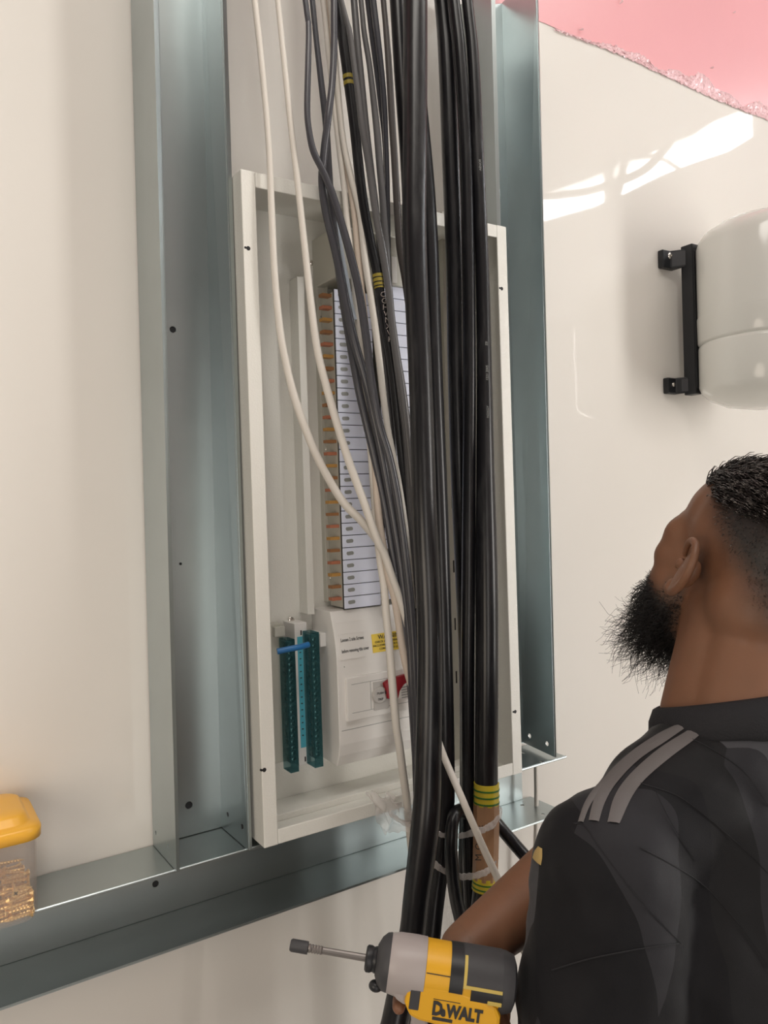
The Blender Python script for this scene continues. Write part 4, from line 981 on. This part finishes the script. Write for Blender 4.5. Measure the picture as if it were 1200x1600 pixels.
p.inputs['Roughness'].default_value = .5; p.inputs['Subsurface Weight'].default_value = .12; p.inputs['Subsurface Radius'].default_value = (.012, .004, .002); p.inputs['Subsurface Scale'].default_value = .5
an = nt.nodes.new('ShaderNodeAttribute'); an.attribute_name = 'stubble'
tc = nt.nodes.new('ShaderNodeTexCoord'); n1 = nt.nodes.new('ShaderNodeTexNoise'); n1.inputs['Scale'].default_value = 420; n1.inputs['Detail'].default_value = 3
n2 = nt.nodes.new('ShaderNodeTexNoise'); n2.inputs['Scale'].default_value = 22
L(tc.outputs['Object'], n1.inputs[0]); L(tc.outputs['Object'], n2.inputs[0])
ad = nt.nodes.new('ShaderNodeMath'); ad.operation = 'MULTIPLY_ADD'; ad.inputs[1].default_value = .5; ad.inputs[2].default_value = -.25
L(n1.outputs[0], ad.inputs[0])
a2 = nt.nodes.new('ShaderNodeMath'); a2.operation = 'ADD'; L(an.outputs['Fac'], a2.inputs[0])
ml = nt.nodes.new('ShaderNodeMath'); ml.operation = 'MULTIPLY'; L(ad.outputs[0], ml.inputs[0]); L(an.outputs['Fac'], ml.inputs[1]); L(ml.outputs[0], a2.inputs[1]); a2.use_clamp = True
mc = nt.nodes.new('ShaderNodeMix'); mc.data_type = 'RGBA'; mc.inputs[6].default_value = (.185, .090, .050, 1); mc.inputs[7].default_value = (.24, .108, .058, 1); L(n2.outputs[0], mc.inputs[0])
mx = nt.nodes.new('ShaderNodeMix'); mx.data_type = 'RGBA'; mx.inputs[7].default_value = (.016, .013, .012, 1)
L(a2.outputs[0], mx.inputs[0]); L(mc.outputs[2], mx.inputs[6]); L(mx.outputs[2], p.inputs['Base Color'])
bp_ = nt.nodes.new('ShaderNodeBump'); bp_.inputs['Strength'].default_value = .15; bp_.inputs['Distance'].default_value = .0008; L(n1.outputs[0], bp_.inputs['Height']); L(bp_.outputs[0], p.inputs['Normal'])
M['skin'] = mt
body_o = obj('body', bme, M['skin'], man, smooth='all')
# hair and beard: strands rooted on the head
def hair_mat(name, lo, hi):
    mt, nt, p = nodes(name); L = nt.links.new
    oi = nt.nodes.new('ShaderNodeTexCoord'); n = nt.nodes.new('ShaderNodeTexNoise'); n.inputs['Scale'].default_value = 150
    cr = nt.nodes.new('ShaderNodeValToRGB'); cr.color_ramp.elements[0].position = .52; cr.color_ramp.elements[1].position = .72
    cr.color_ramp.elements[0].color = (*lo, 1); cr.color_ramp.elements[1].color = (*hi, 1)
    L(oi.outputs['Object'], n.inputs[0]); L(n.outputs[0], cr.inputs[0]); L(cr.outputs[0], p.inputs['Base Color']); p.inputs['Roughness'].default_value = .42
    return mt
M['hair'] = hair_mat('dark_hair', (.026, .021, .020), (.34, .31, .29))  # pale end of the ramp paints grey highlights into the strands
M['beard'] = hair_mat('black_beard', (.010, .009, .009), (.022, .018, .017))
def strands(name, picks, grow, mt, rad, n_pt):
    b = MB()
    for q, nn in picks:
        pts, rr_ = grow(q, nn)
        b.tube([hd(p) for p in pts], rr_, 3, cap=False)
    o = obj(name, b, mt, man, smooth='all', kind=None)
    return o
hg = np.random.default_rng(21)
def pick(cond, n):
    c_ = [(q, nn) for q, nn, v_ in roots if cond(q, v_)]
    idx = hg.choice(len(c_), min(n, len(c_) * 3), replace=True)
    return [c_[i] for i in idx]
def grow_top(q, nn):
    q = Vector(q) + Vector(hg.normal(0, .0018, 3)); ln = hg.uniform(.028, .050) * (.55 + .45 * min(1, max(0, (q.z - .07) / .03)))
    fr = min(1, max(0, (q.y - .0) / .07))
    pts = [q - nn * .002]
    lock = mn.noise(q * 70); d_ = (nn * .42 + Vector((.22 * lock + hg.normal(0, .03), .10 * fr - .62, .22 * fr)) + Vector(hg.normal(0, .045, 3))).normalized()
    for k in range(4):
        pts.append(pts[-1] + d_ * ln / 4); d_ = (d_ + Vector((.10 * lock, -.36, -.11 * k)) + Vector(hg.normal(0, .04, 3))).normalized()
    return pts, [.00055, .0006, .0006, .0005, .0002]
hair = strands('hair', pick(lambda q, v_: q.y < .068 and (q.z > .070 + .1 * max(0, -q.y - .06) and v_ > .25 or q.z > .098), 6500), grow_top, M['hair'], 0, 5)
def grow_side(q, nn):
    q = Vector(q) + Vector(hg.normal(0, .0022, 3)); q -= nn * (q - Vector(q)).dot(nn); ln = hg.uniform(.0015, .004) * (.4 + 1.3 * max(0, q.z + .03) / .08 if q.z > -.03 else .5)
    d_ = (nn + Vector((0, -.5, -.25)) + Vector(hg.normal(0, .2, 3))).normalized()
    return [q - nn * .001, q + d_ * ln * .5, q + d_ * ln + Vector((0, -.0006, -.0006))], [.00022, .00022, .0001]
strands('side_hair', pick(lambda q, v_: v_ > .55 and q.y < .02 and q.z > -.09, 5000), grow_side, M['hair'], 0, 3)
def grow_beard(q, nn):
    q = Vector(q); chin = min(1, max(0, (-q.z - .045) / .05)) * min(1, max(0, (q.y - .02) / .05))
    ln = .005 + hg.uniform(.35, 1.0) * .062 * chin
    if hg.random() < .03: ln *= 1.3
    d_ = (nn * .8 + Vector((-.10 * (q.x > 0) + .1 * (q.x < 0), .28, -.42 * chin - .15)) + Vector(hg.normal(0, .22, 3))).normalized()
    side_ = Vector(hg.normal(0, 1, 3)); side_ = (side_ - d_ * side_.dot(d_)).normalized(); s2 = d_.cross(side_)
    pts = []; ph = hg.uniform(0, 6.3); cu = hg.uniform(.0025, .0075) * (.2 + chin)
    n_ = 12 if chin > .2 else 4
    tn = hg.uniform(5, 10)
    for k in range(n_):
        t_ = k / (n_ - 1)
        pts.append(q - nn * .002 + d_ * ln * t_ + (side_ * (math.cos(ph + tn * t_) - math.cos(ph)) + s2 * (math.sin(ph + tn * t_) - math.sin(ph))) * cu * (.4 + t_) + Vector((-.004, -.002, -.014)) * t_ * t_ * chin)
    return pts, np.linspace(.00034, .00016, n_)
def is_beard(q, v_): return v_ > .45 and q.y > .008 and q.z < -.03
beard = strands('beard', pick(is_beard, 5200), grow_beard, M['beard'], 0, 9)
# ---- clothing
tr_b = [('e', (.335, -.565, -.38), (.170, .122, .14))]
for sx_, hx in ((-1, .245), (1, .425)):
    tr_b += [('c', (hx, -.565, -.42), (hx - .005 * sx_, -.545, -.80), .095, .072), ('c', (hx - .005 * sx_, -.545, -.80), (hx, -.580, -1.165), .072, .06)]
obj('trousers', blob(tr_b, .009, 'trousers', 4), M['trouser'], man, smooth='all')
for sx_, hx in ((-1, .245), (1, .425)):
    obj('boot', blob([('c', (hx, -.585, -1.15), (hx, -.585, -1.20), .052, .049), ('c', (hx, -.58, -1.205), (hx + .02 * sx_, -.43, -1.212), .044, .037)], .007, 'boot', 4), M['shoe'], man, smooth='all')
sl_l = S_L + (E_L - S_L) * .86; sl_r = S_R + (E_R - S_R) * .62
jp = [('e', NB + Vector((.0, -.006, -.026)), (.084, .080, .050)), ('e', NB + Vector((.012, -.050, -.020)), (.110, .062, .072)), ('c', NB + Vector((-.03, -.010, -.032)), S_L + Vector((.025, 0, .006)), .073, .064), ('c', NB + Vector((.03, -.010, -.032)), S_R + Vector((-.02, 0, .0)), .072, .066),
      ('e', (.338, -.582, -.02), (.185, .132, .215)), ('e', (.335, -.578, -.22), (.176, .130, .19)), ('e', (.335, -.572, -.36), (.176, .130, .11)),
      ('c', S_L + Vector((.002, 0, .000)), sl_l, .070, .081), ('c', S_R, sl_r, .072, .078)]
jm = blob(jp, .0055, 'jersey', 10)
# folds: long soft creases that run from the shoulder and armpit
nrm_ = [v.normal.copy() for v in jm.vertices]
for v in jm.vertices:
    c = v.co.copy(); n = nrm_[v.index]
    dsh = (c - S_L).length
    f = 0.0
    f += .0050 * math.sin(46 * (c.z * .9 + c.x * .75) + 3.2 * mn.noise(c * 7)) * min(1, max(0, (dsh - .06) / .1))
    f += .0055 * mn.noise(Vector((c.x * 14, c.y * 14, c.z * 7)) + Vector((3, 1, 7)))
    f += .0022 * mn.noise(c * 42)
    v.co = c + n * f
jm.update()
def shirt_mat():
    mt, nt, p = nodes('black_jersey'); L = nt.links.new
    tc = nt.nodes.new('ShaderNodeTexCoord')
    mp = nt.nodes.new('ShaderNodeMapping'); mp.inputs['Rotation'].default_value = (.3, .9, .5); mp.inputs['Scale'].default_value = (16, 11, 5)
    nz = nt.nodes.new('ShaderNodeTexNoise'); nz.inputs['Scale'].default_value = 5; 
    va = nt.nodes.new('ShaderNodeVectorMath'); va.operation = 'MULTIPLY_ADD'; va.inputs[1].default_value = (.07, .07, .07)
    L(tc.outputs['Object'], nz.inputs[0]); L(nz.outputs[1], va.inputs[0]); L(tc.outputs['Object'], va.inputs[2]); L(va.outputs[0], mp.inputs[0])
    vo = nt.nodes.new('ShaderNodeTexVoronoi'); vo.inputs['Scale'].default_value = 1.0; L(mp.outputs[0], vo.inputs[0])
    sp = nt.nodes.new('ShaderNodeSeparateColor'); L(vo.outputs['Color'], sp.inputs[0])
    cr = nt.nodes.new('ShaderNodeValToRGB'); cr.color_ramp.interpolation = 'CONSTANT'
    el = cr.color_ramp.elements; el[0].position = 0; el[0].color = (.009, .009, .011, 1); el[1].position = .35; el[1].color = (.024, .024, .028, 1)
    for ps, cc in ((.55, .012), (.74, .058), (.9, .004)):
        e_ = el.new(ps); e_.color = (cc, cc, cc * 1.12, 1)
    L(sp.outputs[0], cr.inputs[0]); L(cr.outputs[0], p.inputs['Base Color'])
    p.inputs['Roughness'].default_value = .62; p.inputs['Specular IOR Level'].default_value = .16; p.inputs['Sheen Weight'].default_value = .10; p.inputs['Sheen Roughness'].default_value = .4
    wv = nt.nodes.new('ShaderNodeTexNoise'); wv.inputs['Scale'].default_value = 900; L(tc.outputs['Object'], wv.inputs[0])
    bu = nt.nodes.new('ShaderNodeBump'); bu.inputs['Strength'].default_value = .12; bu.inputs['Distance'].default_value = .001; L(wv.outputs[0], bu.inputs['Height']); L(bu.outputs[0], p.inputs['Normal'])
    return mt
bvh = BVHTree.FromPolygons([v.co.copy() for v in jm.vertices], [tuple(p.vertices) for p in jm.polygons])
jer = obj('jersey', jm, shirt_mat(), man, smooth='all')
# collar round the neck
def cloth_hit(px, py):
    v = Vector(FW + RT * (px - 600) / 1200 - UP * (py - 800) / 1200).normalized()
    h = bvh.ray_cast(Vector(CAM), v)
    return h
cl_ = []
nk = Vector((.05, .27, .95)).normalized()
u_ = nk.orthogonal().normalized(); v_ = nk.cross(u_)
for k in range(40):
    a = 2 * math.pi * k / 40; dr_ = u_ * math.cos(a) + v_ * math.sin(a)
    cl_.append((NB + Vector((-.004, -.008, .024)) + dr_ * .079, dr_))
prof = [(.004, -.034), (.011, -.026), (.007, -.008), (.000, .004), (-.005, .006), (-.008, .002), (-.006, -.012), (-.006, -.030)]
obj('collar', MB().rings([[c_ + d_ * a_ + nk * b_ for a_, b_ in prof] for c_, d_ in cl_], closed=True), M['collar'], man, smooth='all')
def band(name, left, right, mt, parent, lift=.0016, n=26, cross=5, label=None):
    """printed or sewn band lying on the cloth between two edge lines given in image points"""
    Lq = smooth_path([(a, b_, 0) for a, b_ in left], 8); Rq = smooth_path([(a, b_, 0) for a, b_ in right], 8)
    li = np.linspace(0, len(Lq) - 1, n); ri = np.linspace(0, len(Rq) - 1, n)
    b = MB(); rows = []
    for i in range(n):
        a = [np.interp(li[i], range(len(Lq)), Lq[:, k]) for k in (0, 1)]; c_ = [np.interp(ri[i], range(len(Rq)), Rq[:, k]) for k in (0, 1)]
        row = []
        for j in range(cross):
            t_ = j / (cross - 1); h = cloth_hit(a[0] * (1 - t_) + c_[0] * t_, a[1] * (1 - t_) + c_[1] * t_)
            row.append(None if h[0] is None else h[0] + h[1] * lift * (1 if 0 < j < cross - 1 else .4))
        rows.append(row)
    idx = {}
    for i in range(n):
        for j in range(cross):
            if rows[i][j] is not None: idx[i, j] = len(b.v); b.v.append(tuple(rows[i][j]))
    for i in range(n - 1):
        for j in range(cross - 1):
            q = [(i, j), (i, j + 1), (i + 1, j + 1), (i + 1, j)]
            if all(k in idx for k in q):
                vv = [Vector(b.v[idx[k]]) for k in q]
                if max((vv[0] - vv[2]).length, (vv[1] - vv[3]).length) < .03: b.f.append(tuple(idx[k] for k in q))
    if not b.f: return None
    bm_ = bmesh.new(); vs_ = [bm_.verts.new(v) for v in b.v]; [bm_.faces.new([vs_[i] for i in f_]) for f_ in b.f]
    left_ = set(bm_.faces); best = set()
    while left_:
        st = [left_.pop()]; isl = set(st)
        while st:
            for e_ in st.pop().edges:
                for g_ in e_.link_faces:
                    if g_ in left_: left_.discard(g_); isl.add(g_); st.append(g_)
        if len(isl) > len(best): best = isl
    bmesh.ops.delete(bm_, geom=[f_ for f_ in bm_.faces if f_ not in best], context='FACES')
    bmesh.ops.delete(bm_, geom=[v_ for v_ in bm_.verts if not v_.link_faces], context='VERTS')
    b = bpy.data.meshes.new(name); bm_.to_mesh(b); bm_.free()
    return obj(name, b, mt, parent, smooth='all', label=label)
band('shoulder_stripe', [(1108, 1114), (1080, 1138), (1030, 1170), (985, 1210), (960, 1245), (949, 1285)], [(1116, 1117), (1092, 1150), (1050, 1182), (1008, 1218), (985, 1250), (968, 1287)], M['stripe'], man, label='light grey stripe')
band('shoulder_stripe', [(1068, 1128), (1030, 1146), (985, 1176), (945, 1215), (928, 1250), (920, 1282)], [(1082, 1130), (1042, 1158), (998, 1188), (962, 1226), (945, 1255), (936, 1284)], M['stripe'], man, label='light grey stripe')
band('shoulder_stripe', [(1024, 1156), (997, 1174), (963, 1200), (933, 1227), (914, 1254), (903, 1285)], [(1034, 1157), (1006, 1178), (972, 1206), (942, 1233), (923, 1258), (912, 1285)], M['stripe'], man, label='light grey stripe')
def seam(pts, w_=2.4, mt='collar'):
    band('seam', [(a, b_ - w_ / 2) for a, b_ in pts], [(a + w_ * .6, b_ + w_ / 2) for a, b_ in pts], M[mt], man, lift=.0012, n=40, cross=3)
seam([(896, 1287), (912, 1290), (940, 1330), (990, 1395), (1040, 1450), (1062, 1474)])
seam([(862, 1516), (920, 1498), (1000, 1482), (1062, 1474)])
seam([(1000, 1224), (1060, 1245), (1120, 1290), (1170, 1335), (1200, 1366)])
seam([(1020, 1230), (1050, 1290), (1085, 1345)])
seam([(1000, 1325), (1050, 1352), (1100, 1385), (1150, 1440), (1200, 1512)], 4)
seam([(1070, 1150), (1110, 1170), (1160, 1205), (1200, 1260)])
band('badge', [(842, 1322), (836, 1330), (833, 1340)], [(848, 1326), (848, 1340), (846, 1352)], M['gold'], man, n=8, label='small gold badge')
#@@PERSON_END
